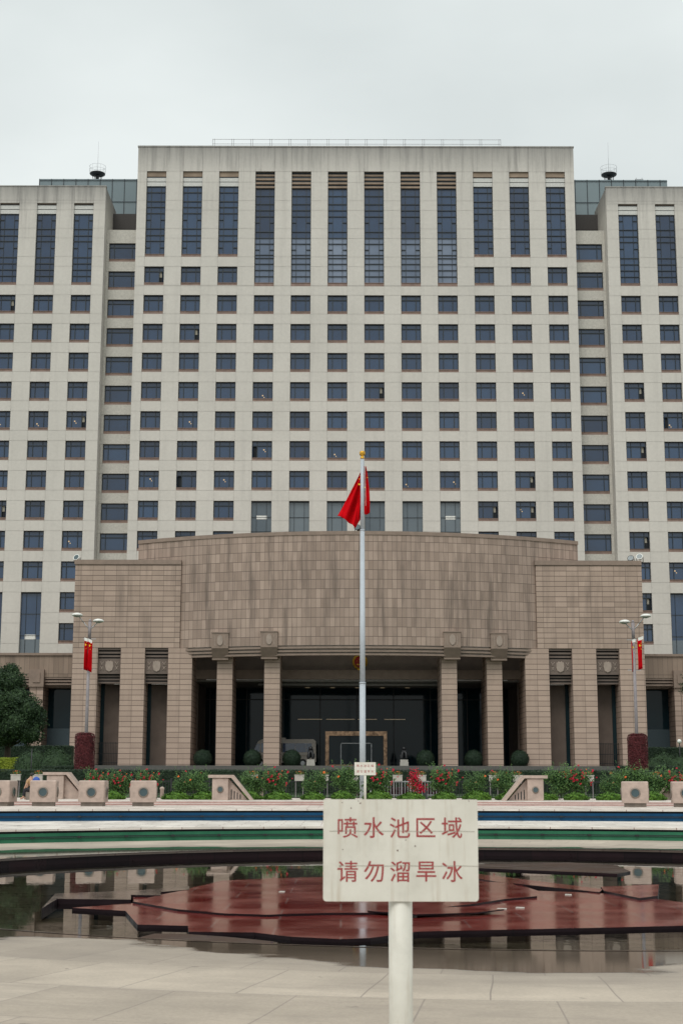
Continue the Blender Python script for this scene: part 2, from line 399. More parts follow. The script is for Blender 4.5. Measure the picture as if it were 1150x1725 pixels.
def water():
    t = NT('pool_water')
    for x in list(t.t.nodes):
        if x.type != 'OUTPUT_MATERIAL': t.t.nodes.remove(x)
    v = t.coord('Object', (1,1,1))
    bp = t.n('ShaderNodeBump'); bp.inputs['Strength'].default_value = .045; bp.inputs['Distance'].default_value = .02
    t.l(t.noise(v, 1.6, 3, .5), bp.inputs['Height'])
    fr = t.n('ShaderNodeFresnel'); fr.inputs['IOR'].default_value = 1.33; t.l(bp.outputs[0], fr.inputs['Normal'])
    tr = t.n('ShaderNodeBsdfTransparent'); tr.inputs[0].default_value = (.62,.62,.56,1)
    gl = t.n('ShaderNodeBsdfGlossy'); gl.inputs['Roughness'].default_value = .015; gl.inputs['Color'].default_value = (.9,.92,.92,1); t.l(bp.outputs[0], gl.inputs['Normal'])
    mx = t.n('ShaderNodeMixShader'); t.l(fr.outputs[0], mx.inputs[0]); t.l(tr.outputs[0], mx.inputs[1]); t.l(gl.outputs[0], mx.inputs[2])
    t.l(mx.outputs[0], t.out.inputs['Surface']); return t.m
M['water'] = water()

def signmat():
    t = NT('weathered_white_board'); v = t.coord('Object')
    c = t.ramp(t.noise(v, 6, 5, .6), [(.3,(.60,.58,.51)),(.7,(.70,.68,.61))])
    sp = t.noise(v, 29, 2, .4)
    c = t.mix(t.ramp(sp, [(.74,(0,0,0)),(.78,(.6,.6,.6))]), c, (.20,.10,.06))
    st = t.noise(t.coord('Object', (14,1,.9)), 1.7, 5, .65)
    c = t.mix(t.ramp(st, [(.52,(0,0,0)),(.72,(.55,.55,.55))]), c, (.42,.34,.25))
    c = t.mix(t.ramp(t.noise(v, 3.5, 6, .75), [(.5,(0,0,0)),(.75,(.4,.4,.4))]), c, (.38,.36,.31))
    t.set(Base_Color=c, Roughness=.5); return t.m
M['sign_white'] = signmat()
def signred():
    t = NT('faded_red_lettering'); v = t.coord('Object')
    t.set(Base_Color=t.ramp(t.noise(v, 14, 4, .7), [(.3,(.19,.022,.026)),(.7,(.45,.07,.065))]), Roughness=.6); return t.m
M['sign_red'] = signred()
M['screen'] = plain('dark_louvre_screen', (.055,.05,.047), .8)
M['skin'] = plain('skin', (.42,.24,.16), .6)
M['shirt'] = plain('tan_shirt', (.40,.24,.12), .8)
M['trousers'] = plain('dark_trousers', (.015,.015,.02), .8)
M['bag'] = plain('blue_bag', (.02,.08,.38), .6)
M['hair'] = plain('black_hair', (.01,.009,.008), .6)
M['bus'] = plain('beige_bus_paint', (.30,.265,.225), .35)
M['rubber'] = plain('tyre_rubber', (.012,.012,.012), .8)
M['speckglow'] = NT('warm_glow_speck').set(Base_Color=(.25,.16,.08), Emission_Color=(1.0,.74,.42), Emission_Strength=.50).m
M['lobbyglow'] = NT('lit_lobby_strip').set(Base_Color=(.9,.8,.6), Emission_Color=(1.0,.70,.42), Emission_Strength=.06).m

# ================================================================== GROUND
g = MB(); g.face([(-3000,-500,-.62),(3000,-500,-.62),(3000,3500,-.62),(-3000,3500,-.62)])
tag(g.build('ground', M['asphalt']), kind='structure')
CX, CY, RB = 2.8, 26.4, 11.6
ZW = -.19
# paving round the basin (polar)
p = MB(); NA = 192
rads = [RB, 12.2, 13.1, 14.6, 17, 20, 26, 40, 60]
for r0, r1 in zip(rads[:-1], rads[1:]):
    for i in range(NA):
        a0, a1 = 2*PI*i/NA, 2*PI*(i+1)/NA
        q = [(CX+r0*math.cos(a0), CY+r0*math.sin(a0), 0), (CX+r1*math.cos(a0), CY+r1*math.sin(a0), 0), (CX+r1*math.cos(a1), CY+r1*math.sin(a1), 0), (CX+r0*math.cos(a1), CY+r0*math.sin(a1), 0)]
        p.face(q, 0, [(a0*14, r0), (a0*14, r1), (a1*14, r1), (a1*14, r0)])
tag(p.build('paving', M['paving'], origin=(CX, CY, 0)), kind='structure')
w = MB()
for i in range(NA):
    a0, a1 = 2*PI*i/NA, 2*PI*(i+1)/NA
    c0, s0, c1, s1 = math.cos(a0), math.sin(a0), math.cos(a1), math.sin(a1)
    w.face([(CX+RB*c1,CY+RB*s1,-.32),(CX+RB*c0,CY+RB*s0,-.32),(CX+RB*c0,CY+RB*s0,-.045),(CX+RB*c1,CY+RB*s1,-.045)], 0, [(a1*12,-.3),(a0*12,-.3),(a0*12,-.05),(a1*12,-.05)])
    ri = RB-.05
    w.face([(CX+ri*c1,CY+ri*s1,-.045),(CX+ri*c0,CY+ri*s0,-.045),(CX+ri*c0,CY+ri*s0,.004),(CX+ri*c1,CY+ri*s1,.004)], 1)
    w.face([(CX+ri*c1,CY+ri*s1,-.045),(CX+RB*c1,CY+RB*s1,-.045),(CX+RB*c0,CY+RB*s0,-.045),(CX+ri*c0,CY+ri*s0,-.045)], 1)
    ro = RB+.12
    w.face([(CX+ri*c0,CY+ri*s0,.004),(CX+RB*c0,CY+RB*s0,.004),(CX+RB*c1,CY+RB*s1,.004),(CX+ri*c1,CY+ri*s1,.004)], 1)
tag(w.build('basin_wall', [M['basin_wall'], M['grey_slab']], origin=(CX, CY, 0)), kind='structure')
f = MB(); f.face([(CX+RB*math.cos(2*PI*i/96), CY+RB*math.sin(2*PI*i/96), -.30) for i in range(96)])
tag(f.build('basin_floor', M['basin_floor'], origin=(CX, CY, 0)), kind='structure')
f = MB(); f.face([(CX+(RB-.002)*math.cos(2*PI*i/96), CY+(RB-.002)*math.sin(2*PI*i/96), ZW) for i in range(96)])
tag(f.build('water', M['water'], origin=(CX, CY, 0)), kind='structure')

# stepped rings beyond the basin: each an arc with its own centre
def arc(vx, vy, rad, half, n=80):
    return [(vx + rad*math.sin(half*(2*i/n-1)), vy - rad + rad*math.cos(half*(2*i/n-1))) for i in range(n+1)]
A1 = arc(CX, 44.0, 20.4, R(80)); A2 = arc(CX, 51.0, 46.0, R(52)); A3 = arc(CX, 59.5, 90, R(38)); A4 = arc(CX, 61.3, 95, R(38)); A5 = arc(CX, 160, 260, R(25))
def sheet(name, P0, P1, z0, z1, mat):
    m = MB()
    for i in range(len(P0)-1):
        m.face([(*P0[i],z0),(*P1[i],z1),(*P1[i+1],z1),(*P0[i+1],z0)][::-1] if False else [(*P0[i+1],z0),(*P1[i+1],z1),(*P1[i],z1),(*P0[i],z0)][::-1])
    return m
def riser(m, P, z0, z1, mi=0, dy=0.):
    L = 0
    for i in range(len(P)-1):
        d = math.dist(P[i], P[i+1])
        m.face([(P[i][0],P[i][1]+dy,z0),(P[i+1][0],P[i+1][1]+dy,z0),(P[i+1][0],P[i+1][1]+dy,z1),(P[i][0],P[i][1]+dy,z1)], mi, [(L,z0),(L+d,z0),(L+d,z1),(L,z1)]); L += d
def strip(m, P, dy0, dy1, z0, z1, mi=0):
    for i in range(len(P)-1):
        m.face([(P[i][0],P[i][1]+dy0,z0),(P[i+1][0],P[i+1][1]+dy0,z0),(P[i+1][0],P[i+1][1]+dy1,z1),(P[i][0],P[i][1]+dy1,z1)], mi)
def ring_step(colour, P, zb, zt, mat):
    h = zt - zb
    m = MB()
    riser(m, P, zb, zb+h*.36, 0); strip(m, P, 0, .10, zb+h*.36, zb+h*.36, 0)
    riser(m, P, zb+h*.36, zb+h*.43, 1, .10); riser(m, P, zb+h*.43, zb+h*.68, 0, .10); strip(m, P, .10, .30, zb+h*.68, zb+h*.68, 0)
    riser(m, P, zb+h*.68, zt-.055, 1, .30)  # black recess under the nosing: overhang shadow put into the colour
    # nosing of the ledge above
    strip(m, P, .30, 0.06, zt-.055, zt-.055, 1); riser(m, P, zt-.055, zt, 2, .06)
    # a thin dark rail along the lower lip
    strip(m, P, -.035, 0, zb+h*.34, zb+h*.34, 1); riser(m, P, zb+h*.31, zb+h*.34, 1, -.035); strip(m, P, 0, -.035, zb+h*.31, zb+h*.31, 1)
    return m
for nm, P, zb, zt, mat in (('green_step', A1, 0, .36, 'green_glass'), ('blue_step', A2, .36, .74, 'blue_glass')):
    ob = ring_step(nm, P, zb, zt, M[mat]).build(nm, [M[mat], M['black'], M['ledge']]); tag(ob, kind='structure')
def shifted(P, dy): return [(x, y+dy) for x, y in P]
l = sheet('x', shifted(A1,.06), A2, .36, .36, None); tag(l.build('ledge', M['ledge']), kind='structure')
l = sheet('x', shifted(A2,.06), A3, .74, .74, None)
tag(l.build('plaza', M['plaza_pave']), kind='structure')
s_ = MB(); riser(s_, A3, .74, .80, 0); strip(s_, A3, 0, .14, .80, .80, 0); strip(s_, A3, .14, 1.0, .80, .80, 1); 
for i in range(len(A3)-1): s_.face([(*shifted(A3,1.0)[i],.80),(*shifted(A3,1.0)[i+1],.80),(*A4[i+1],.80),(*A4[i],.80)], 1)
riser(s_, A4, .80, .86, 0); strip(s_, A4, 0, .14, .86, .86, 0)
tag(s_.build('plaza_steps', [M['pink_line'], M['plaza_pave']]), kind='structure')
l = sheet('x', shifted(A4,.14), A5, .86, .86, None); tag(l.build('pavement', M['plaza_pave']), kind='structure')
# planted bank and drive rising to the terrace in front of the building
b = MB(); b.face([(-120,76,.90),(120,76,.90),(120,84,1.2),(-120,84,1.2)]); b.face([(-120,84,1.2),(120,84,1.2),(120,120,2.55),(-120,120,2.55)])
tag(b.build('lawn', M['grass']), kind='structure')
b = MB(); b.box(-120,120,120,260,0,3.0)
tag(b.build('terrace', M['terrace']), kind='structure')

# step lamps: small dark fixtures on the coloured steps
def step_lamps(P, zb, h, colour, step):
    d = 0; n = 0; nxt = .5; proto = None
    for i in range(len(P)-1):
        a, c = Vector(P[i]), Vector(P[i+1]); L = (c-a).length
        while nxt < d + L:
            q = a + (c-a)*((nxt-d)/L); nxt += step
            if abs(q.x*FPX/q.y) > 640: continue
            if proto is None:
                m = MB(); m.box(-.05,.05,-.075,-.005,.31*h,.31*h+.055,0); m.box(-.035,.035,-.081,-.076,.31*h+.01,.31*h+.045,0)
                proto = m.build('step_lamp', [M['black'], M['metal']], origin=(0,0,0)); o = proto
            else: o = proto.copy(); COL.objects.link(o)
            o.location = (q.x, q.y, zb); n += 1
            tag(o, f'small black lamp on the lip of the {colour} glass step', 'lamp', f'small black lamps along the {colour} step')
        d += L
step_lamps(A1, 0, .36, 'green', 1.35); step_lamps(A2, .36, .38, 'blue', 1.35)

# ================================================================== CENTRAL RELIEF OF SLABS IN THE BASIN
def slab(name, pts, ztop, zbot, mtop, mside, label, cat='stone slab', group='stone slabs in the fountain basin'):
    poly = [tuple(at(x, y, z=ztop)[:2]) for x, y in pts]
    ar = sum(poly[i][0]*poly[(i+1)%len(poly)][1]-poly[(i+1)%len(poly)][0]*poly[i][1] for i in range(len(poly)))
    if ar < 0: poly = poly[::-1]
    cx = sum(q[0] for q in poly)/len(poly); cy = sum(q[1] for q in poly)/len(poly)
    m = MB(); m.prism(poly, zbot, ztop, 0, 1)  # side faces near black: the shade on the edges is in their colour
    return tag(m.build(name, [mtop, mside], origin=(cx, cy, 0)), label, cat, group)
slab('stone_slab', [(123,1530),(213,1535),(233,1558),(318,1560),(319,1570),(430,1571),(490,1578),(575,1582),(625,1580),(705,1569),(1010,1562),(1240,1556),(1240,1526),(1150,1519),(1075,1509),(1000,1503),(907,1500),(860,1485),(700,1477),(545,1477),(450,1480),(375,1484),(320,1497),(272,1505),(225,1512),(228,1522)],
     -.150, -.29, M['red_slab'], M['basin_wall'], 'large dark red polished slab spreading across the fountain basin')
slab('stone_slab', [(225,1519),(300,1532),(380,1539),(450,1541),(545,1538),(650,1537),(720,1531),(800,1522),(850,1514),(905,1509),(862,1487),(700,1478),(545,1478),(450,1481),(375,1485),(322,1498),(275,1507)],
     -.120, -.148, M['red_slab'], M['basin_wall'], 'thin upper red slab with a curved front edge, lying on the largest red slab')
slab('stone_slab', [(838,1485),(1010,1502),(1016,1497),(860,1478),(790,1470),(780,1476)], -.13, -.29, M['red_slab'], M['basin_wall'], 'narrow red strip slab behind the large red slab on the right')
slab('stone_slab', [(1012,1493),(1110,1489),(1108,1508),(1078,1512),(1018,1500)], -.115, -.29, M['red_slab'], M['basin_wall'], 'small red slab with a thick dark edge, farthest right in the basin')
slab('stone_slab', [(805,1462),(1040,1471),(1062,1467),(1040,1457),(960,1452),(805,1455)], -.155, -.29, M['brown_slab'], M['basin_wall'], 'thin grey slab behind the red slabs to the right of the big sign')
slab('stone_slab', [(72,1531),(98,1515),(222,1516),(222,1508),(272,1509),(272,1503),(320,1499),(320,1493),(225,1501),(95,1506)], -.115, -.29, M['grey_slab'], M['basin_wall'], 'thin dark grey slab curving behind the left tip of the red slab')
slab('stone_slab', [(262,1573),(318,1574),(380,1578),(462,1586),(462,1596),(385,1597),(275,1597),(200,1590),(232,1581)], -.105, -.29, M['brown_slab'], M['basin_wall'], 'brown grey slab with a thick dark front edge at the near left of the basin')
slab('stone_slab', [(620,1534),(700,1529),(780,1527),(850,1531),(800,1537),(700,1540)], -.100, -.118, M['red_slab'], M['basin_wall'], 'small oval red slab in the middle of the basin behind the sign post')
for fx_, fy_, wd in ((476,1504,.10),(845,1529,.16),(876,1527,.14),(957,1505,.12),(637,1533,.07),(700,1541,.05)):
    wd *= .5; q_ = at(fx_, fy_, z=-.13); m = MB(); zz_0 = -.149 if fy_ > 1522 or fx_ > 900 else -.119
    m.prism([(q_.x-wd, q_.y-.06), (q_.x+wd*.8, q_.y-.09), (q_.x+wd, q_.y+.05), (q_.x-wd*.5, q_.y+.09)], zz_0, zz_0+.012, 0)
    tag(m.build('litter', M['box_grey'], origin=(q_.x, q_.y, zz_0)), 'scrap of pale litter lying on the red slabs of the basin', 'litter', 'pale scraps of litter on the red slabs')
gq = at(548, 1602, z=-.10)
gt = MB()
for i in range(34): gt.box(gq.x-.42+i*.025, gq.x-.42+i*.025+.012, gq.y-.25, gq.y+.25, -.16, -.09)
gt.box(gq.x-.44, gq.x+.44, gq.y-.28, gq.y-.25, -.29, -.085); gt.box(gq.x-.44, gq.x+.44, gq.y+.25, gq.y+.28, -.29, -.085)
tag(gt.build('drain_grate', M['metal'], origin=(gq.x, gq.y, -.29)), 'barred metal drain grate in the water in front of the red slab', 'drain grate')

# ================================================================== TOWER
TX, TY, TZ = 1.54, 155.0, 3.0
tower = thing('office_tower', (TX, TY, TZ), 'wide pale concrete office tower with rows of blue windows behind the curved granite entrance', 'office building')
PIT = 4.058; FL = 3.307; ZT0 = 57.93
WW = 2.17; WH = 1.86; SH = .31
def ztop(k): return ZT0 - FL*k
def facade(m, xs, zs, hole, y0, depth=.40, g=.011, mi=0):
    xs = sorted(xs); zs = sorted(zs)
    H = {}
    for i in range(len(xs)-1):
        for j in range(len(zs)-1):
            H[i,j] = hole((xs[i]+xs[i+1])/2, (zs[j]+zs[j+1])/2)
    for (i,j), h in H.items():
        x0,x1,z0,z1 = xs[i],xs[i+1],zs[j],zs[j+1]
        if not h:
            m.face([(x0+g,y0,z0+g),(x1-g,y0,z0+g),(x1-g,y0,z1-g),(x0+g,y0,z1-g)], mi)
            m.face([(x0,y0+.05,z0),(x1,y0+.05,z0),(x1,y0+.05,z1),(x0,y0+.05,z1)], mi)
        else:
            if not H.get((i-1,j), False): m.face([(x0,y0+.001,z0),(x0,y0+depth,z0),(x0,y0+depth,z1),(x0,y0+.001,z1)][::-1], mi)
            if not H.get((i+1,j), False): m.face([(x1,y0+.001,z0),(x1,y0+depth,z0),(x1,y0+depth,z1),(x1,y0+.001,z1)], mi)
            if not H.get((i,j-1), False): m.face([(x0,y0+.001,z0),(x1,y0+.001,z0),(x1,y0+depth,z0),(x0,y0+depth,z0)], mi)
            if not H.get((i,j+1), False): m.face([(x0,y0+.001,z1),(x1,y0+.001,z1),(x1,y0+depth,z1),(x0,y0+depth,z1)][::-1], mi)
# window columns
main_cols = [(i-5.5)*PIT for i in range(12)]
wing_cols = [30.35, 34.48, 38.62, 42.75]
holes = []          # (xc, halfwidth, z0, z1, kind, k)
for i, xc in enumerate(main_cols):
    if i < 3 or i > 8:
        holes.append((xc, WW/2, ztop(-1)-WH-SH, 69.15, 'tallA', -1))
        for k in range(0, 11): holes.append((xc, WW/2, ztop(k)-WH-SH, ztop(k), 'std', k))
    else:
        holes.append((xc, WW/2, ztop(0)-WH-SH*1.3, 69.15, 'tallB', -1))
        for k in range(1, 8): holes.append((xc, WW/2, ztop(k)-WH-SH, ztop(k), 'std', k))
        holes.append((xc, WW/2, 24.0, ztop(8), 'lobby', 8))
for s in (-1, 1):
    for j, xa in enumerate(wing_cols):
        xc = s*xa
        holes.append((xc, WW/2, ztop(0)-WH-SH, 65.35, 'tallC', -1))
        last = 12 if j == 0 else 10
        for k in range(1, last+1): holes.append((xc, WW/2, ztop(k)-WH-SH, ztop(k), 'std', k))
        if j > 0: holes.append((xc, WW/2, 12.4, ztop(11), 'low', 11))
def mkhole(hl):
    def fn(x, z):
        for (xc,hw,z0,z1,_,_) in hl:
            if abs(x-TX-xc) < hw and z0 < z < z1: return True
        return False
    return fn
wall = MB()
HM, WE, WO = 24.45, 27.95, 45.6
joint_rows = [ztop(k) for k in range(-3, 13)] + [ztop(k)-WH-SH for k in range(-3, 13)]
for lab, x0, x1, cols, topz in (('m', -HM, HM, main_cols, 72.05), ('l', -WO, -WE, [-c for c in wing_cols], 67.3), ('r', WE, WO, wing_cols, 67.3)):
    hl = [h for h in holes if x0 < h[0] < x1]
    xs = [TX+x0, TX+x1]
    for c in cols: xs += [TX+c-WW/2, TX+c+WW/2]
    zs = set([3.0, topz] + [z for z in joint_rows if z < topz-1] + [h[2] for h in hl] + [h[3] for h in hl])
    zs = sorted(zs); zz = [zs[0]]
    for z in zs[1:]:
        if z - zz[-1] > 1e-4: zz.append(z)
    facade(wall, xs, zz, mkhole(hl), TY)
# coping, flanks and roofs
wall.box(TX-HM-.06, TX+HM+.06, TY-.06, TY+.5, 72.05, 72.2)
wall.box(TX-HM, TX-HM+.5, TY+.06, TY+22, 3.0, 72.05); wall.box(TX+HM-.5, TX+HM, TY+.06, TY+22, 3.0, 72.05)
wall.box(TX-HM+.5, TX+HM-.5, TY+.5, TY+22, 71.7, 72.0)
for s in (-1, 1):
    a, c = (TX+WE, TX+WO) if s > 0 else (TX-WO, TX-WE)
    wall.box(a-.05, c+.05, TY-.05, TY+.5, 67.3, 67.42)
    ex = (a, a+.5) if s > 0 else (c-.5, c)
    wall.box(ex[0], ex[1], TY+.06, TY+1.65, 3.0, 67.3)
    wall.box(ex[0], ex[1], TY+1.65, TY+7.4, 60.5, 67.3)
    wall.box(a+.5, c-.5, TY+.5, TY+14, 67.2, 67.5)
wall.build('wall', M['conc'], tower)
# dark core behind the glass
core = MB(); core.box(TX-HM+.5, TX+HM-.5, TY+.46, TY+21, 3, 71.9)
for s in (-1, 1):
    a, c = (TX+WE+.5, TX+WO-.5) if s > 0 else (TX-WO+.5, TX-WE-.5); core.box(a, c, TY+.46, TY+14, 3, 67.1)
core.build('inner_core', M['interior'], tower)

# standard windows: prototypes around the hole's top centre
def win_frame(w, h, sill=SH, tr=.27, q=.25, thick=.075):
    m = MB(); y0, y1 = .24, .33
    hw = w/2
    m.box(-hw, hw, y0, y1, -thick, 0); m.box(-hw, hw, y0, y1, -h, -h+thick)
    m.box(-hw, -hw+thick, y0, y1, -h+thick, -thick); m.box(hw-thick, hw, y0, y1, -h+thick, -thick)
    zt = -h*tr
    m.box(-hw+thick, hw-thick, y0+.01, y1, zt-.05, zt+.05)
    for xm in (-hw + w*q, hw - w*q):
        m.box(xm-.035, xm+.035, y0+.012, y1, -h+thick, zt-.05); m.box(xm-.03, xm+.03, y0+.012, y1, zt+.05, -thick)
    m.box(-hw, hw, .03, .40, -h-sill, -h, 1)
    m.box(-hw, hw, -.02, .03, -h-.05, -h, 1)
    return m
def win_pane(w, h, var=0):
    m = MB(); hw = w/2; q = w*.25; zt = -h*.27; y = .34
    if var == 0: m.face([(-hw,y,-h),(hw,y,-h),(hw,y,0),(-hw,y,0)])
    else:
        s = 1 if var == 1 else -1
        a, c = (-hw, hw-q) if s > 0 else (-hw+q, hw)
        m.face([(a,y,-h),(c,y,-h),(c,y,0),(a,y,0)])
        a, c = (hw-q, hw) if s > 0 else (-hw, -hw+q)
        m.face([(a,y,zt),(c,y,zt),(c,y,0),(a,y,0)])
        m.face([(a,y+.1,-h),(c,y+.1,-h),(c,y+.1,zt),(a,y+.1,zt)], 1)
        if var == 1 : m.face([(a,y+.06,-h*.62),(a+(c-a)*.55,y+.06,-h*.62),(a+(c-a)*.55,y+.06,zt),(a,y+.06,zt)], 2)
        # the sash swung outwards
        hx = c if s > 0 else a
        m.face([(hx,y-.06,-h+.05),(hx-s*.12,y-.30,-h+.05),(hx-s*.12,y-.30,zt-.04),(hx,y-.06,zt-.04)])
    return m
protoF = win_frame(WW, WH).build('window', [M['frame'], M['sill']], origin=(0,0,0))
protoP = [win_pane(WW, WH, v).build('pane', [M['glass'], M['interior'], M['curtain']], origin=(0,0,0)) for v in (0,1,2)]
stdh = [h for h in holes if h[4] == 'std' and not (abs(h[0]) < HM and h[5] == 10)]
stdh = [h for h in stdh if abs(h[0]) < 42]
# nearest (lowest) hundred as parts
stdh.sort(key=lambda h: (-h[5], abs(h[0])))
rng = random.Random(5)
def pickvar(): 
    r = rng.random(); return 1 if r < .05 else (2 if r < .10 else 0)
first = True; rest = MB(); used = set()
lamp = MB(); lamp.box(-.07,.07,.325,.335,-.09,.05); lamp.box(.10,.20,.325,.335,-.27,-.17)  # warm glowing specks added before opaque panes, standing in for room lights
protoL = lamp.build('glow_speck', M['speckglow'], origin=(0,0,0)); usedL = False
for n, (xc,hw,z0,z1,_,k) in enumerate(stdh):
    loc = Vector((xc, 0, z1-TZ)); v = pickvar()
    if n < 100:
        o = protoF if first else protoF.copy()
        if not first: COL.objects.link(o)
        o.parent = tower; o.location = loc
        pp = protoP[v]
        c = pp if v not in used else pp.copy()
        if v in used: COL.objects.link(c)
        used.add(v); c.parent = o; c.location = (0,0,0)
        if rng.random() < .30:
            c = protoL if not usedL else protoL.copy()
            if usedL: COL.objects.link(c)
            usedL = True; c.parent = o; c.location = (rng.uniform(-.75,.45), 0, rng.uniform(-1.5,-.8))
        first = False
    else:
        a = win_frame(WW, WH); b2 = win_pane(WW, WH, v)
        for src, off in ((a, 0), (b2, 2)):
            ui = 0
            for fc, mi in zip(src.f, src.m):
                rest.face([(src.v[i][0]+TX+xc, src.v[i][1]+TY, src.v[i][2]+z1) for i in fc], mi+off)
for pp, v in zip(protoP, (0,1,2)):
    if v not in used: bpy.data.objects.remove(pp)
tag(rest.build('window', [M['frame'], M['sill'], M['glass'], M['interior'], M['curtain']], tower), kind='stuff')

def zz_(px): return 67.2 - (px-316)*(67.2-56.07)/160.0
def tall(name, xc, z0, gtop, bars, shorts, kind, htop, sill=SH, light_from=None, mids=True):
    X = TX+xc; hw = WW/2; m = MB(); y0, y1 = TY+.24, TY+.33
    gb = z0 + sill
    m.box(X-hw, X-hw+.07, y0, y1, gb, gtop); m.box(X+hw-.07, X+hw, y0, y1, gb, gtop)
    m.box(X-hw+.07, X+hw-.07, y0, y1, gtop-.09, gtop); m.box(X-hw+.07, X+hw-.07, y0, y1, gb, gb+.07)
    for z in bars: m.box(X-hw+.07, X+hw-.07, y0, y1, z-.045, z+.045)
    for z in shorts:
        m.box(X-hw+.07, X-hw+.50, y0, y1, z-.045, z+.045); m.box(X+hw-.50, X+hw-.07, y0, y1, z-.045, z+.045)
    for s in (-1, 1): m.box(X+s*hw*.5-.022, X+s*hw*.5+.022, y0+.03, y1, gb+.07, gtop-.09)
    m.box(X-hw, X+hw, TY+.03, TY+.40, z0, gb, 1); m.box(X-hw, X+hw, TY-.02, TY+.03, gb-.05, gb, 1)
    o = m.build(name, [M['frame'], M['sill']], tower)
    pm = MB()
    if light_from: 
        pm.face([(X-hw,y1+.01,light_from),(X+hw,y1+.01,light_from),(X+hw,y1+.01,gtop),(X-hw,y1+.01,gtop)])
        pm.face([(X-hw,y1+.01,gb),(X+hw,y1+.01,gb),(X+hw,y1+.01,light_from),(X-hw,y1+.01,light_from)], 1)
    else: pm.face([(X-hw,y1+.01,gb),(X+hw,y1+.01,gb),(X+hw,y1+.01,gtop),(X-hw,y1+.01,gtop)])
    pm.build('pane', [M['glass'], M['glass_light']], o)
    lm = MB()
    if kind == 'louvre':     # stepped stone lintels
        H = htop - gtop; n = 4
        for i in range(n):
            za = gtop + H*i/n
            lm.box(X-hw, X+hw, TY+.10+.05*i, TY+.42, za+.02, za+H/n*.48, 0)
            lm.box(X-hw, X+hw, TY+.34, TY+.42, za+H/n*.48, za+H/n+.02, 1)
        lm.build('lintel', [M['brown'], M['frame']], o)
    else:
        H = htop - gtop
        d = .42 if kind == 'band' else .22
        lm.box(X-hw, X+hw, TY+.18, TY+.42, gtop, gtop+.46, 0); lm.box(X-hw, X+hw, TY+.24, TY+.42, gtop+.46, gtop+.54, 1)
        lm.box(X-hw, X+hw, TY+.18, TY+.42, gtop+.54, gtop+.98, 0); lm.box(X-hw, X+hw, TY+.22, TY+.42, gtop+.98, gtop+1.12, 1)  # dark strip above each panel: the shadow gap put into colour
        if htop > gtop+1.15: lm.box(X-hw, X+hw, TY+.16, TY+.42, gtop+1.12, htop, 2)
        lm.build('lintel', [M['louvre'], M['frame'], M['brown']], o)
    return o
def Z2(z): return zz_(200 + z/2.875)
for (xc,hw,z0,z1,kind,k) in holes:
    if abs(xc) > 42: 
        if kind != 'tallC': continue
    if kind == 'tallA':
        tall('tall_window', xc, z0, 67.45, [Z2(z) for z in (353,397,425,455,530,562,590)], [Z2(487), Z2(622)], 'band', z1)
    elif kind == 'tallB':
        tall('tall_window', xc, z0, 67.2, [Z2(z) for z in (370,410,440,470,545,575,603,657,672,700,730,760)], [Z2(500), Z2(632)], 'louvre', z1, SH*1.3, Z2(575))
    elif kind == 'tallC':
        o = tall('tall_window', xc, z0, 64.15, [Z2(z) for z in (533,565,592,670,700,730,760)], [Z2(490), Z2(625)], 'band2', z1)
    elif kind in ('lobby', 'low'):
        X = TX+xc; hw = WW/2; m = MB(); y0, y1 = TY+.30, TY+.38
        m.box(X-hw, X+hw, y0-.04, y1, z1-.13, z1)
        zs = [z1-1.75, z1-3.3, z1-4.9] if kind == 'lobby' else [z1-2.3, z1-4.6]
        for z in zs: m.box(X-hw, X+hw, y0+.02, y1, z-.02, z+.02)
        for s in (-1, 1): m.box(X+s*hw*.5-.018, X+s*hw*.5+.018, y0+.02, y1, z0, z1-.13)
        o = m.build('tall_window', M['frame'], tower)
        pm = MB(); dm = 5.0 if kind == 'low' else 0
        pm.face([(X-hw,y1+.01,z0),(X+hw,y1+.01,z0),(X+hw,y1+.01,z1-dm),(X-hw,y1+.01,z1-dm)], 0)
        if dm: pm.face([(X-hw,y1+.01,z1-dm),(X+hw,y1+.01,z1-dm),(X+hw,y1+.01,z1),(X-hw,y1+.01,z1)], 1)
        pm.build('pane', [M['glass_sky'], M['glass']], o)
        if kind == 'lobby' and abs(abs(xc)-2.5*PIT) < .1:
            bm_ = MB(); bm_.box(X-.55, X+.6, y1-.03, y1-.01, z1-1.95, z1-1.55, 0); bm_.build('blind', M['white'], o)
        if kind == 'low' and xc < 0 and abs(xc) < 36:
            bm_ = MB(); bm_.box(X-.6, X+.6, y1-.03, y1-.01, z1-5.0, z1-4.5, 0); bm_.build('blind', M['white'], o)

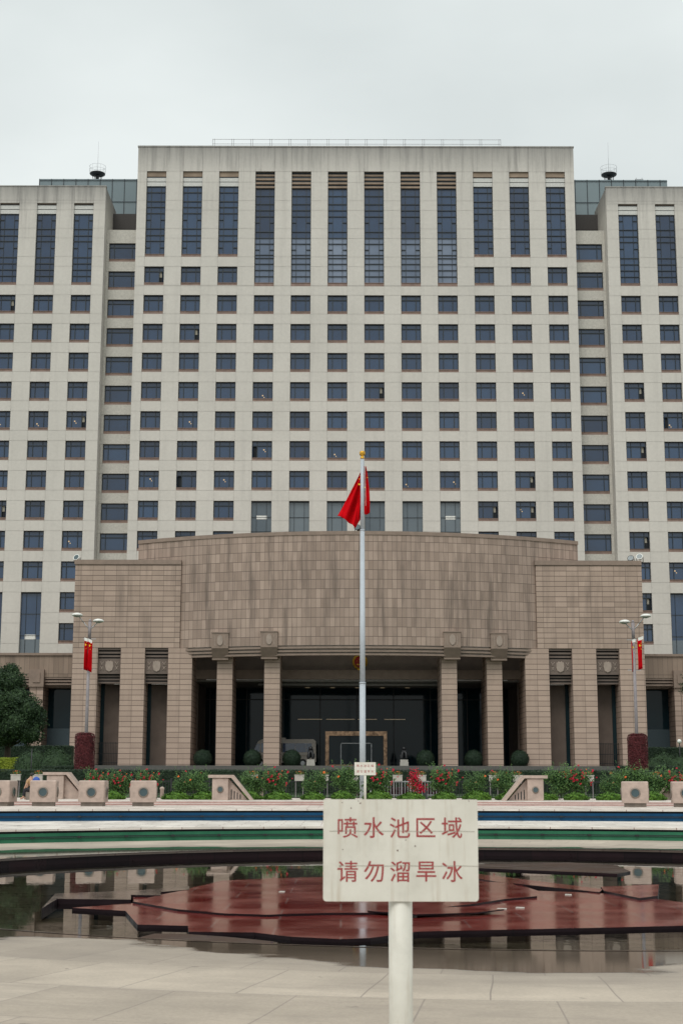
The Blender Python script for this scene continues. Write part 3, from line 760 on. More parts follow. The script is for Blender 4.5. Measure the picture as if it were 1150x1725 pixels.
# recessed bays between main block and wings
RY = TY + 1.6
def recess_window(X, zt):
    w = 3.12; m = win_frame(w, WH, SH*.95, .24, .18)
    o = MB()
    for fc, mi in zip(m.f, m.m): o.face([(m.v[i][0]+X, m.v[i][1]*.8+RY, m.v[i][2]+zt) for i in fc], mi)
    ob = o.build('wide_window', [M['frame'], M['sill']], tower)
    pm = MB(); pm.face([(X-w/2,RY+.28,zt-WH),(X+w/2,RY+.28,zt-WH),(X+w/2,RY+.28,zt),(X-w/2,RY+.28,zt)])
    pm.build('pane', M['glass'], ob)
for s in (-1, 1):
    bay = MB()
    xa, xb = (TX-WE, TX-HM) if s < 0 else (TX+HM, TX+WE)
    cx = xa + 1.56 + .32 if s < 0 else xb - 1.56 - .32
    if s < 0: cx = xb - 1.56 - .06
    else: cx = xa + 1.56 + .06
    hl = [(cx-TX, 1.56, ztop(k)-WH-SH*.95, ztop(k), 'r', k) for k in range(-1, 10)]
    zs = [3.0, 62.75]
    for h in hl: zs += [h[2], h[3]]
    facade(bay, [xa, cx-1.56, cx+1.56, xb], sorted(zs), mkhole(hl), RY, .32)
    bay.box(xa, xb, RY+.06, RY+.5, 62.75, 62.85)
    bay.face([(xa,RY+.5,62.6),(xb,RY+.5,62.6),(xb,RY+8,62.6),(xa,RY+8,62.6)])
    for k in range(-1, 10): recess_window(cx, ztop(k))
    bay.build('recessed_wall', M['conc_plain'], tower)
for s in (-1, 1):
    xa, xb = (TX-WE-1.0, TX-HM) if s < 0 else (TX+HM, TX+WE+1.0)
    m = MB(); m.box(xa, xb, 160.5, 163, 64.45, 66.3, 0); m.box(xa, xb, 160.9, 163, 62.6, 63.9, 1); m.box(xa, xb, 160.6, 163, 63.9, 64.45, 0)
    for i in range(10): m.box(xa+(xb-xa)*i/10-.05, xa+(xb-xa)*i/10+.05, 160.8, 160.9, 62.7, 63.9, 0)
    m.build('plant_screen', [M['screen'], M['glass']], tower)
# glass penthouse
ph = MB(); PX0, PX1 = TX-37.6, TX+37.2
ph.box(PX0, PX1, 165, 176, 62, 72.5)
pent = ph.build('penthouse', M['glass_pent'], tower)
gm = MB()
x = PX0
while x < PX1:
    gm.box(x-.035, x+.035, 164.93, 165, 62, 72.5); x += 1.45
for z in (64.6, 67.1, 69.6, 72.3): gm.box(PX0, PX1, 164.9, 164.93, z-.035, z+.035)
gm.build('mullion', M['frame'], pent)
# roof railing
rl = MB(); xa, xb = TX-16.2, TX+16.2
n = 15
for i in range(n+1):
    for dx in (0, .22):
        X = xa + (xb-xa)*i/n + dx; rl.box(X-.03, X+.03, 156.0, 156.06, 71.9, 73.5)
for z in (73.45, 72.9, 72.5): rl.box(xa, xb+.22, 156.0, 156.04, z-.025, z+.025)
rl.build('roof_railing', M['metal'], tower)

# roof antennas: ringed platform, basket and mast
def antenna(px, label):
    X = (px-575)/FPX*175.6; b = (X, 168, at(px, 294, Y=168).z-.98)
    t = thing('roof_antenna', b, label, 'antenna', 'antennas on the tower roof')
    m = MB(); m.lathe(b, [(.25,-.6),(.25,.0),(.16,.5),(.3,.7)], 10)
    for i in range(6):
        a = i*PI/3; m.tube([(b[0]+.35*math.cos(a), b[1]+.35*math.sin(a), b[2]-.6), (b[0]+.6*math.cos(a), b[1]+.6*math.sin(a), b[2]+.85)], .04)
    m.build('base', M['black'], t)
    m = MB(); m.lathe(b, [(.02,.74),(.55,.78),(.93,.95),(.93,1.04),(.02,1.06)], 24); m.build('platform', M['black'], t)
    m = MB()
    for i in range(12):
        a = i*PI/6; m.tube([(b[0]+.95*math.cos(a), b[1]+.95*math.sin(a), b[2]+1.0), (b[0]+.98*math.cos(a), b[1]+.98*math.sin(a), b[2]+1.95)], .013, 4)
    for z, r in ((1.5,.96),(1.95,.98)):
        m.tube([(b[0]+r*math.cos(i*PI/12), b[1]+r*math.sin(i*PI/12), b[2]+z) for i in range(25)], .013, 4)
    m.build('railing', M['metal'], t)
    m = MB(); m.cyl((b[0],b[1],b[2]+1.1), (b[0],b[1],b[2]+5.2), .022, .014, 6); m.build('mast', M['metal'], t)
antenna(157, 'dark round antenna platform with a thin mast, on the roof left of the main block')
antenna(1031, 'dark round antenna platform with a thin mast, on the roof right of the main block')
q = at(1075, 312, Y=166)
t = thing('roof_hoist', (q.x, 166, 72.15), 'small metal frame standing on the right end of the roof', 'roof frame')
m = MB(); 
for dx in (-.35, .35):
    m.box(q.x+dx-.04, q.x+dx+.04, 165.96, 166.04, 72.15, 73.2)
m.build('post', M['metal'], t)
m = MB(); m.box(q.x-.5, q.x+.5, 165.95, 166.05, 72.95, 73.03); m.box(q.x-.35, q.x+.1, 165.9, 166.1, 72.3, 72.7); m.build('crossbar', M['metal'], t)

# ================================================================== ENTRANCE BUILDING
EX, EY, EZ = 1.5, 128.0, 3.0
ent = thing('entrance_hall', (EX, EY, EZ), 'curved brown granite entrance hall with tall square columns in front of the tower', 'entrance hall')
RD = 39.6; DY = 125.0
def drumY(x, off=0): return DY + RD - math.sqrt(max((RD+off)**2 - x*x, 1.0)) if off == 0 else DY + RD - math.sqrt((RD+off)**2 - x*x)
def darc(off, xmax, n=72):
    amax = math.asin(min(.999, xmax/(RD+off)))
    return [(EX + (RD+off)*math.sin(amax*(2*i/n-1)), DY+RD-(RD+off)*math.cos(amax*(2*i/n-1))) for i in range(n+1)]
dr = MB(); P = darc(0, 15.6); amax = math.asin(15.6/RD)
def curved(m, off, xmax, z0, z1, mi=0, n=72):
    Pn = darc(off, xmax, n); am = math.asin(xmax/(RD+off)); 
    for i in range(n):
        u0 = (RD)*(am*(2*i/n-1)); u1 = RD*(am*(2*(i+1)/n-1))
        m.face([(*Pn[i],z0),(*Pn[i+1],z0),(*Pn[i+1],z1),(*Pn[i],z1)], mi, [(u0,z0),(u1,z0),(u1,z1),(u0,z1)])
def curved_slab(m, off0, off1, xmax, z, mi=0, n=72, up=True):
    A = darc(off0, xmax, n); B = darc(off1, xmax, n)
    for i in range(n):
        q = [(*A[i],z),(*A[i+1],z),(*B[i+1],z),(*B[i],z)]
        m.face(q if up else q[::-1], mi)
ZF0, ZF1, ZD = 12.35, 13.2, 23.05
curved(dr, 0, 15.6, ZF1, ZD-.32); curved(dr, -.03, 19.7, 20.5, ZD-.32)
dr.build('drum_wall', M['drum_stone'], ent)
cp = MB(); curved(cp, .06, 19.75, ZD-.32, ZD, 0); curved_slab(cp, .06, -.6, 19.75, ZD, 0); curved_slab(cp, .06, -.05, 19.75, ZD-.32, 0, up=False)
cp.box(EX-19.6, EX+19.6, 131.5, 150, 20.0, 22.6)
cp.build('coping', M['trim_stone'], ent)
# stepped mouldings under the drum
mo = MB(); nb = 3; hh = (ZF1-ZF0)/nb
for i in range(nb):
    z1 = ZF1 - i*hh; off = -.10*i - .02; xm = 15.55 - .36*i
    curved(mo, off-.10, xm, z1-hh*.4, z1, 1)  # recessed bands coloured darker than the mouldings
    curved(mo, off, xm, z1-hh, z1-hh*.4, 0); curved_slab(mo, off, off-.5, xm, z1-hh, 0, up=False); curved_slab(mo, off, off-.12, xm, z1-hh*.4, 0)
mo.build('moulding', [M['trim_stone'], M['granite_dark']], ent)
# flat side blocks: piers, wall above, recesses
pier_r = [(22.7, 24.9), (18.58, 20.7), (14.47, 16.57)]
for s in (-1, 1):
    up = MB()
    xa, xb = (EX-24.9, EX-15.6) if s < 0 else (EX+15.6, EX+24.9)
    up.box(xa, xb, EY, EY+14, ZF1+.0, 20.55)
    up.build('block_wall', M['block_stone'], ent)
    co = MB(); co.box(xa-.08, xb+.0, EY-.09, EY+14, 20.55, 20.95); co.build('coping', M['trim_stone'], ent)
    for a, b2 in pier_r:
        pa, pb = (EX-b2, EX-a) if s < 0 else (EX+a, EX+b2)
        pm = MB()
        uo = pa
        z0, z1 = EZ, ZF1
        y1 = EY + 5
        pm.box(pa, pb, EY+.002 if a > 15 else EY+.35*0, y1, z0, z1)
        pm.u = [((u-uo if abs(u-uo) < 3 else u), v) for u, v in pm.u]
        pm.build('pier', M['pier_stone'], ent)
    for (a, b2) in ((20.7, 22.7), (16.57, 18.58)):
        pa, pb = (EX-b2, EX-a) if s < 0 else (EX+a, EX+b2)
        m = MB(); zA = ZF1
        for i in range(3): 
            z = zA - .02 - i*.30; m.box(pa, pb, EY+.12+.10*i, EY+1.2, z-.17, z, 0); m.box(pa, pb, EY+.5, EY+1.2, z-.30, z-.17, 1)
        m.box(pa, pb, EY+.30, EY+1.2, 10.95, zA-.92, 0)
        for i in range(3):
            z = 10.95 - i*.27; m.box(pa, pb, EY+.55+.06*i, EY+1.2, z-.27, z-.12, 0); m.box(pa, pb, EY+.75, EY+1.2, z-.12, z, 1)
        pn = m.build('carved_lintel', [M['recess'], M['interior']], ent)
        cxx = (pa+pb)/2; sm = MB(); zc = 11.62
        pts = [(-.30,.42),(-.22,.34),(-.12,.46),(0,.38),(.12,.46),(.22,.34),(.30,.42),(.34,0),(.26,-.34),(0,-.48),(-.26,-.34),(-.34,0)][::-1]
        F0 = [(cxx+x, EY+.22, zc+z) for x, z in pts]; B0 = [(cxx+x*1.08, EY+.30, zc+z*1.08) for x, z in pts]
        sm.face(F0)
        for i in range(len(pts)): j = (i+1) % len(pts); sm.face([B0[i], B0[j], F0[j], F0[i]])
        for q_ in (-1, 1):
            for r_ in ((.48,.72),(.78,.5)):
                sm.tube([(cxx+q_*r_[0], EY+.29, zc-.4), (cxx+q_*r_[1]*1.1, EY+.29, zc), (cxx+q_*r_[0], EY+.29, zc+.4)], .025, 4)
        sm.build('carved_shield', M['shield'], pn)
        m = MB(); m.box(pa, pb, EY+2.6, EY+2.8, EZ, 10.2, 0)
        m.build('recess_panel', M['recess'], ent)
        m = MB()
        sx = pa if s < 0 else pb-.32  # dark strip standing in for the dark gap beside the panel
        m.box(sx, sx+.32, EY+2.4, EY+2.59, EZ, 10.2); m.build('dark_slot', M['glass_dark'], ent)
# columns under the drum with their capitals
for r in (-11.95, -7.67, 8.0, 12.12):
    yf = drumY(r)
    s = 1 if r > 0 else -1
    cx = EX + r*.972
    cm = MB(); cm.box(cx-.68, cx+.68, yf+1.0, yf+6.0, EZ, ZF0+.2); cm.u = [((u-cx+.68)*.7 if abs(u-cx) < 2 else u, v) for u, v in cm.u]
    co = cm.build('column', M['pier_stone'], ent)
    m = MB(); x0, x1 = EX+r-.72, EX+r+.72
    m.box(x0, x1, yf-.35, yf+1.2, 13.05, 14.35)
    m.face([(x0,yf-.35,13.05),(x1,yf-.35,13.05),(x1-.03,yf+.25,ZF0-.15),(x0+.03,yf+.25,ZF0-.15)][::-1])
    m.face([(x0,yf-.35,13.05),(x0+.03,yf+.25,ZF0-.15),(x0+.03,yf+1.2,ZF0-.15),(x0,yf+1.2,13.05)][::-1])
    m.face([(x1,yf-.35,13.05),(x1-.03,yf+.25,ZF0-.15),(x1-.03,yf+1.2,ZF0-.15),(x1,yf+1.2,13.05)])
    m.box(x0+.02, x1-.02, yf+.20, yf+1.2, ZF0-.27, ZF0-.14)
    m.box(x0-.05, x1+.05, yf-.40, yf+1.2, 14.35, 14.43)
    cap = m.build('capital', M['trim_stone'], co)
    m = MB(); n = 14
    m2 = [(EX+r+.27*math.cos(2*PI*i/n)*(1 if math.sin(2*PI*i/n) < 0 else .95), yf-.42, 13.72+.46*math.sin(2*PI*i/n)) for i in range(n)]
    m.face(m2); 
    for i in range(n):
        a, b2 = m2[i], m2[(i+1) % n]; m.face([(a[0],yf-.35,a[2]),(b2[0],yf-.35,b2[2]),b2,a])
    for sx in (-1, 1): m.box(EX+r+sx*.42-.02, EX+r+sx*.42+.02, yf-.37, yf-.35, 13.25, 14.1)
    cap2 = m.build('shield_relief', M['shield'], co)
# portico interior
m = MB(); m.box(EX-14.47, EX+14.47, 131.4, 132.2, 10.75, 11.55); m.build('cross_beam', M['trim_stone'], ent)
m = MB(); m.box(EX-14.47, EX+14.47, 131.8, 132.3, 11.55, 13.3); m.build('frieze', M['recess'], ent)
m = MB(); m.box(EX-24.8, EX-14.5, 129.3, 131.3, 12.9, 13.15); m.box(EX+14.5, EX+24.8, 129.3, 131.3, 12.9, 13.15); m.box(EX-14.4, EX+14.4, 128.6, 131.3, 12.9, 13.15); m.box(EX-14.47, EX+14.47, 132.3, 142, 10.55, 10.7); m.box(EX-9, EX+9, 133.4, 135.8, 10.3, 10.5, 0)
m.build('ceiling', M['soffit'], ent)
m = MB(); m.box(EX-14.4, EX+14.4, 141, 141.3, EZ, 10.7); lg = m.build('lobby_glass', M['glass_dark'], ent)
m = MB()
for x in [-14,-10.5,-7,-3.5,0,3.5,7,10.5,14]: m.box(EX+x-.05, EX+x+.05, 140.9, 141, EZ, 10.5)
m.box(EX-14.4, EX+14.4, 140.88, 140.9, 9.4, 9.5); m.build('mullion', M['black'], lg)
m = MB()
for a, b2 in ((-5.6,-3.3),(-2.9,-.2),(.1,1.9),(2.6,4.6)): m.box(EX+a, EX+b2, 140.7, 140.8, 7.55, 7.62)
m.build('light_strip', M['lobbyglow'], lg)
m = MB()
for i in range(5): m.cyl((EX-4.6+i*2.3, 136, 10.25), (EX-4.6+i*2.3, 136, 10.3), .22, n=12)
m.build('downlight', M['lobbyglow'], ent)
for s in (-1, 1):
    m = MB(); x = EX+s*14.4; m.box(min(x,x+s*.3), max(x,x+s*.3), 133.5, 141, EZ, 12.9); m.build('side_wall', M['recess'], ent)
m = MB(); X0, X1 = EX-2.95, EX+2.75
for z0, z1, a, b2 in ((5.95,6.35,X0,X1),):
    m.box(a, b2, 137.6, 138.4, z0, z1)
m.box(X0, X0+.32, 137.6, 138.4, EZ, 5.95); m.box(X1-.32, X1, 137.6, 138.4, EZ, 5.95); m.box(X0+.32, X1-.32, 137.9, 138.4, EZ, 3.3)
pt_ = m.build('entrance_portal', M['bronze'], ent)
m = MB(); m.box(X0+.32, X1-.32, 138.0, 138.2, 3.3, 5.95); m.build('glass_screen', M['glass_dark'], pt_)
m = MB(); m.box(X0+1.4, X0+1.48, 137.9, 137.99, 3.3, 5.3); m.box(X1-1.48, X1-1.4, 137.9, 137.99, 3.3, 5.3); m.box(X0+1.4, X1-1.4, 137.9, 137.99, 5.22, 5.3); m.build('inner_frame', M['metal'], pt_)
# emblem above the middle bay: gold ring round a red field
eq = at(606.5, 1115, Y=131.75)
emb = thing('wall_emblem', (eq.x, 131.75, eq.z-.6), 'round gold and red emblem on the dark frieze, half hidden by the flagpole', 'emblem')
m = MB(); n = 28
for i in range(n):
    a0, a1 = 2*PI*i/n, 2*PI*(i+1)/n
    P0 = lambda a, r, y: (eq.x + r*math.cos(a), y, eq.z + r*1.05*math.sin(a))
    m.face([P0(a0,.50,131.66),P0(a0,.66,131.62),P0(a1,.66,131.62),P0(a1,.50,131.66)][::-1])
    m.face([P0(a0,.66,131.62),P0(a0,.68,131.78),P0(a1,.68,131.78),P0(a1,.66,131.62)][::-1])
m.box(eq.x-.22, eq.x+.22, 131.6, 131.7, eq.z-.86, eq.z-.62)
m.box(eq.x-.30, eq.x+.30, 131.55, 131.62, eq.z-.30, eq.z-.18)
m.build('gold_wreath', M['gold'], emb)
m = MB(); m.disc((eq.x,131.68,eq.z), .5, (0,-1,0), 28); m.build('red_field', M['red_enamel'], emb)
m = MB()
def star_pts(c, r, rot=0): 
    return [(c[0]+ (r if i%2==0 else r*.4)*math.sin(rot+i*PI/5), c[1], c[2]+(r if i%2==0 else r*.4)*math.cos(rot+i*PI/5)) for i in range(10)]
m.face(star_pts((eq.x,131.64,eq.z+.22), .16)[::1])
for i in range(4): m.face(star_pts((eq.x-.27+i*.18,131.64,eq.z+(.0 if i in (1,2) else .08)), .06))
m.build('star', M['gold'], emb)
# railings inside the outer bays
for s in (-1, 1):
    pa, pb = (EX-22.7, EX-20.7) if s < 0 else (EX+20.7, EX+22.7)
    m = MB()
    for i in range(14): m.box(pa+.08+i*.145, pa+.11+i*.145, EY+1.6, EY+1.63, EZ, EZ+2.1)
    for z in (.3, 1.1, 2.0): m.box(pa, pb, EY+1.57, EY+1.60, EZ+z, EZ+z+.05)
    ob = m.build('iron_railing', M['black'], origin=((pa+pb)/2, EY+1.6, EZ))
    tag(ob, f"black iron railing in the outermost {'left' if s<0 else 'right'} bay of the entrance hall", 'railing', 'iron railings in the outer bays')

# low side buildings
for s in (-1, 1):
    XO = TX + s*58; XI = EX + s*24.9
    xa, xb = min(XO, XI), max(XO, XI)
    side = 'left' if s < 0 else 'right'
    lo = thing('low_annex', (XI, 136, EZ), f'low brown granite annex to the {side} of the entrance hall with dark glazed bays', 'annex', 'low annexes beside the entrance hall')
    m = MB(); m.box(xa, xb, 136, 152, 11.2, 13.2); m.box(xa, xb, 136.9, 152, 10.3, 11.2)
    m.build('wall', M['low_stone'], lo)
    m = MB(); m.box(xa, xb, 135.85, 152, 13.2, 13.42); 
    for i in range(3): m.box(xa, xb, 136.05+.08*i, 136.9, 11.2-.27*(i+1)+.1, 11.2-.27*i-.0)
    m.build('moulding', M['trim_stone'], lo)
    m = MB(); m.box(xa, xb, 138.6, 152, 6.6, 10.4, 0); m.box(xa, xb, 138.5, 152, EZ, 6.6, 1); m.build('glazing', [M['glass_dark'], plain('teal_screen_'+side, (.035,.06,.072), .5)], lo)
    for j in range(5):
        X = (at(62, 1180, Y=136).x if s < 0 else at(1147, 1180, Y=136).x) + s*5.6*j
        pm = MB(); pm.box(X-.62, X+.62, 135.9, 138.5, EZ, 10.3); pm.u = [(u-X, v) for u, v in pm.u]
        c = pm.build('pilaster', M['pier_stone'], lo)
        cm = MB(); cm.box(X-.68, X+.68, 135.7, 136.3, 10.3, 11.9); cm.box(X-.34, X+.34, 135.62, 135.7, 10.7, 11.6, 0); cm.build('capital', M['trim_stone'], c)
# upper links between annex roof and block hidden parts
# floodlights on the parapets
def flood(px, py, Y, zb, label, kind):
    q = at(px, py, Y=Y); t = thing('floodlight', (q.x, Y, zb), label, 'floodlight', 'floodlights on the entrance hall roof')
    m = MB(); m.tube([(q.x-.28,Y,zb),(q.x-.28,Y,zb+.5)], .03); m.tube([(q.x+.28,Y,zb),(q.x+.28,Y,zb+.5)], .03); m.box(q.x-.3,q.x+.3,Y-.03,Y+.03,zb,zb+.05); m.build('bracket', M['black'], t)
    m = MB(); c = Vector((q.x, Y, zb+.42)); ax = Vector((-.3,-.75,.4)).normalized()
    m.cyl(c+ax*.22, c-ax*.2, .30, .14, 16); m.build('lamp_head', M['black' if kind else 'white'], t)
    m = MB(); m.disc(c+ax*.225, .25, ax, 16); m.build('lens', M['lens'], t)
flood(603, 886, 126.2, ZD, 'round black floodlight on the drum parapet just left of the flagpole', 1)
flood(1062, 937, 130, 20.95, 'round black floodlight on the right corner of the entrance hall roof', 1)
flood(131, 935, 130, 20.95, 'small white floodlight on the left corner of the entrance hall roof', 0)
flood(1077, 940, 129, 20.95, 'small white floodlight at the far right corner of the entrance hall roof', 0)

# ================================================================== MINIBUS
bx0, bx1 = at(419, 1270, Y=134).x, at(533, 1270, Y=134).x; by0, by1 = 134.0, 136.0; bz = 3.0
bus = thing('minibus', ((bx0+bx1)/2, 135, bz), 'beige minibus parked under the portico behind the inner left column', 'minibus')
m = MB()
prof = [(bx0+.02,bz+.55),(bx0+.05,bz+1.15),(bx0+.45,bz+1.35),(bx0+.85,bz+2.30),(bx0+1.2,bz+2.50),(bx1-.25,bz+2.52),(bx1-.04,bz+2.35),(bx1,bz+.5),(bx1-.6,bz+.42),(bx0+.5,bz+.42)]
m.face([(x,by0,z) for x,z in prof][::-1]); m.face([(x,by1,z) for x,z in prof])
for i in range(len(prof)):
    a, b2 = prof[i], prof[(i+1)%len(prof)]
    m.face([(a[0],by0,a[1]),(b2[0],by0,b2[1]),(b2[0],by1,b2[1]),(a[0],by1,a[1])])
m.build('body', M['bus'], bus)
for k, (a, b2) in enumerate(((1.15,1.95),(2.05,3.05),(3.1,4.2),(4.25,5.2),(5.25,5.7))):
    if bx0+b2 > bx1-.1: b2 = bx1-.12-bx0
    if b2-a < .15: continue
    m = MB(); m.box(bx0+a, bx0+b2, by0-.02, by0, bz+1.35, bz+2.15); m.build('window', M['glass_dark' if k == 1 else 'glass'], bus)
m = MB(); m.face([(bx0+.42,by0-.02,bz+1.38),(bx0+1.05,by0-.02,bz+1.38),(bx0+1.05,by0-.02,bz+2.1),(bx0+.80,by0-.02,bz+2.12)]); m.build('window', M['glass'], bus)
m = MB(); m.box(bx0+.3, bx1-.05, by0-.025, by0, bz+1.0, bz+1.06); m.build('stripe', M['granite_dark'], bus)
for x in (bx0+1.1, bx1-1.2):
    m = MB(); m.cyl((x,by0-.04,bz+.38),(x,by0+.2,bz+.38),.38,n=20,mi=0); m.cyl((x,by0-.06,bz+.38),(x,by0-.04,bz+.38),.2,n=16,mi=1)
    m.build('wheel', [M['rubber'], M['metal']], bus)
m = MB(); m.box(bx0+2.6,bx0+3.3,134.5,135.5,bz+2.52,bz+2.66); m.build('roof_vent', M['bus'], bus)
m = MB(); m.box(bx0-.02,bx0+.04,by0+.1,by0+.5,bz+.75,bz+.95); m.build('headlight', M['white'], bus)

# guardian statues on pale plinths
def statue(px, label):
    q = at(px, 1285, Y=128.3); X = q.x; t = thing('lion_statue', (X,128.3,EZ), label, 'statue', 'stone guardian statues beside the entrance')
    m = MB(); m.box(X-.36,X+.36,127.9,128.7,EZ,EZ+.42); m.box(X-.32,X+.32,127.95,128.65,EZ+.42,EZ+.62); m.build('plinth', M['box_grey'], t)
    me = bpy.data.meshes.new('lion'); vs_ = [(X,128.6,EZ+.85),(X,128.5,EZ+1.25),(X,128.35,EZ+1.55),(X,128.1,EZ+1.62),(X-.2,128.4,EZ+.95),(X-.22,128.1,EZ+.68),(X+.2,128.4,EZ+.95),(X+.22,128.1,EZ+.68),(X-.16,128.1,EZ+1.2),(X-.17,128.0,EZ+.68),(X+.16,128.1,EZ+1.2),(X+.17,128.0,EZ+.68)]
    o = bpy.data.objects.new('lion', me)
    me.from_pydata([(a-X,b_-128.3,c-EZ) for a,b_,c in vs_], [(0,1),(1,2),(2,3),(0,4),(4,5),(0,6),(6,7),(1,8),(8,9),(1,10),(10,11)], [])
    COL.objects.link(o); o.parent = t
    o.modifiers.new('s','SKIN'); 
    rr = [.26,.24,.24,.16,.16,.09,.16,.09,.12,.08,.12,.08]
    for v_, r_ in zip(me.skin_vertices[0].data, rr): v_.radius = (r_, r_)
    o.modifiers.new('ss','SUBSURF').levels = 1; o.modifiers['ss'].render_levels = 2
    me.materials.append(M['black'])
    bake(o)
def bake(o):
    dg = bpy.context.evaluated_depsgraph_get(); dg.update()
    me = bpy.data.meshes.new_from_object(o.evaluated_get(dg)); old = o.data
    o.modifiers.clear(); o.data = me
    for p_ in me.polygons: p_.use_smooth = True
statue(524, 'dark seated lion statue on a white plinth behind the bus end, left of the portal')
statue(681, 'dark seated lion statue on a white plinth to the right of the portal')

# ================================================================== FLAGPOLE AND FLAG
FY = 75.0
fx = at(611, 1200, Y=FY).x
def zat(py, Y=FY): return at(611, py, Y=Y).z
pole = thing('flagpole', (fx, FY, .86), 'tall white stepped flagpole with a gold ball on top, standing before the entrance', 'flagpole')
m = MB(); z0 = .86; zs1, zs2, zt = zat(1150), zat(893), zat(773)
m.cyl((fx,FY,z0),(fx,FY,zs1),.155,.15,16); m.cyl((fx,FY,zs1),(fx,FY,zat(1022)),.135,.13,16); m.cyl((fx,FY,zat(1022)),(fx,FY,zs2),.13,.115,16); m.cyl((fx,FY,zs2),(fx,FY,zt),.10,.09,16)
m.cyl((fx,FY,zs1-.05),(fx,FY,zs1+.02),.165,n=16); m.cyl((fx,FY,zs2-.04),(fx,FY,zs2+.02),.125,n=16)
m.build('shaft', M['pole'], pole)
m = MB(); b_ = zt; m.lathe((fx,FY,b_), [(.10,0),(.115,.05),(.08,.10),(.08,.16),(.13,.20),(.15,.23),(.15,.35),(.13,.40),(.02,.43)], 20); m.build('finial', M['gold'], pole)
m = MB(); m.tube([(fx+.13,FY-.05,zat(777)),(fx+.15,FY-.12,zat(815)),(fx+.17,FY-.12,zat(853))], .012, 5)
m.build('halyard', M['white'], pole)
# flag: grid from a gathered top edge to the hanging lower edge
flag_o = (fx, FY, zat(786))
T0 = [(612.5,782),(613.5,783),(614,784),(614.8,784),(615.3,784),(616,784),(616.6,784)]
B0 = [(568,866.5),(578,871.8),(589,879),(598,889),(607,872),(613,865.5),(620,861.5)]
def cat(Pts, s):
    n = len(Pts)-1; x = min(s*n, n-1e-6); i = int(x); f_ = x-i
    return tuple(Pts[i][k]*(1-f_)+Pts[i+1][k]*f_ for k in (0,1))
NS, NTt = 48, 40
def fpt(s, t):
    a, b2 = cat(T0, s), cat(B0, s)
    x = a[0]*(1-t)+b2[0]*t; y = a[1]*(1-t)+b2[1]*t
    if s < .75: x += (1.5)*math.sin(PI*t)*(1-s) - 1.2*math.sin(PI*t)*0
    if s > .6: x += 4.0*math.sin(PI*t*.8)*(s-.6)/.4
    fold = (.16*math.sin(s*19+t*2.2) + .10*math.sin(s*33-t*3) + .05*math.sin(t*9+s*5))*(.25+t)
    q = at(x, y, Y=FY)
    return Vector((q.x, FY + .28 + fold - .0*s, q.z))
m = MB()
for i in range(NS):
    for j in range(NTt):
        s0, s1, t0, t1 = i/NS, (i+1)/NS, j/NTt, (j+1)/NTt
        m.face([fpt(s0,t1), fpt(s1,t1), fpt(s1,t0), fpt(s0,t0)], 0, smooth=True)
flag = m.build('flag', M['flag'], origin=flag_o)
sol = flag.modifiers.new('so','SOLIDIFY'); sol.thickness = .012; bake(flag)
tag(flag, 'red flag with yellow stars hanging limp from the top of the flagpole', 'flag')
m = MB()
for (sx, sy, r_) in ((604.9,815.5,.075),(604.8,807,.03),(614.3,821.5,.045),(618.6,805,.03),(606.6,800.5,.028)):
    q = at(sx, sy, Y=FY); best = min(((fpt(i/60, j/60)-Vector((q.x,FY+.28,q.z))).xz.length, fpt(i/60,j/60).y) for i in range(61) for j in range(61))
    m.face(star_pts((q.x, FY-.12 if sx > 610 else best[1]-.22, q.z), r_, .2))
m.build('star', M['star'], flag)

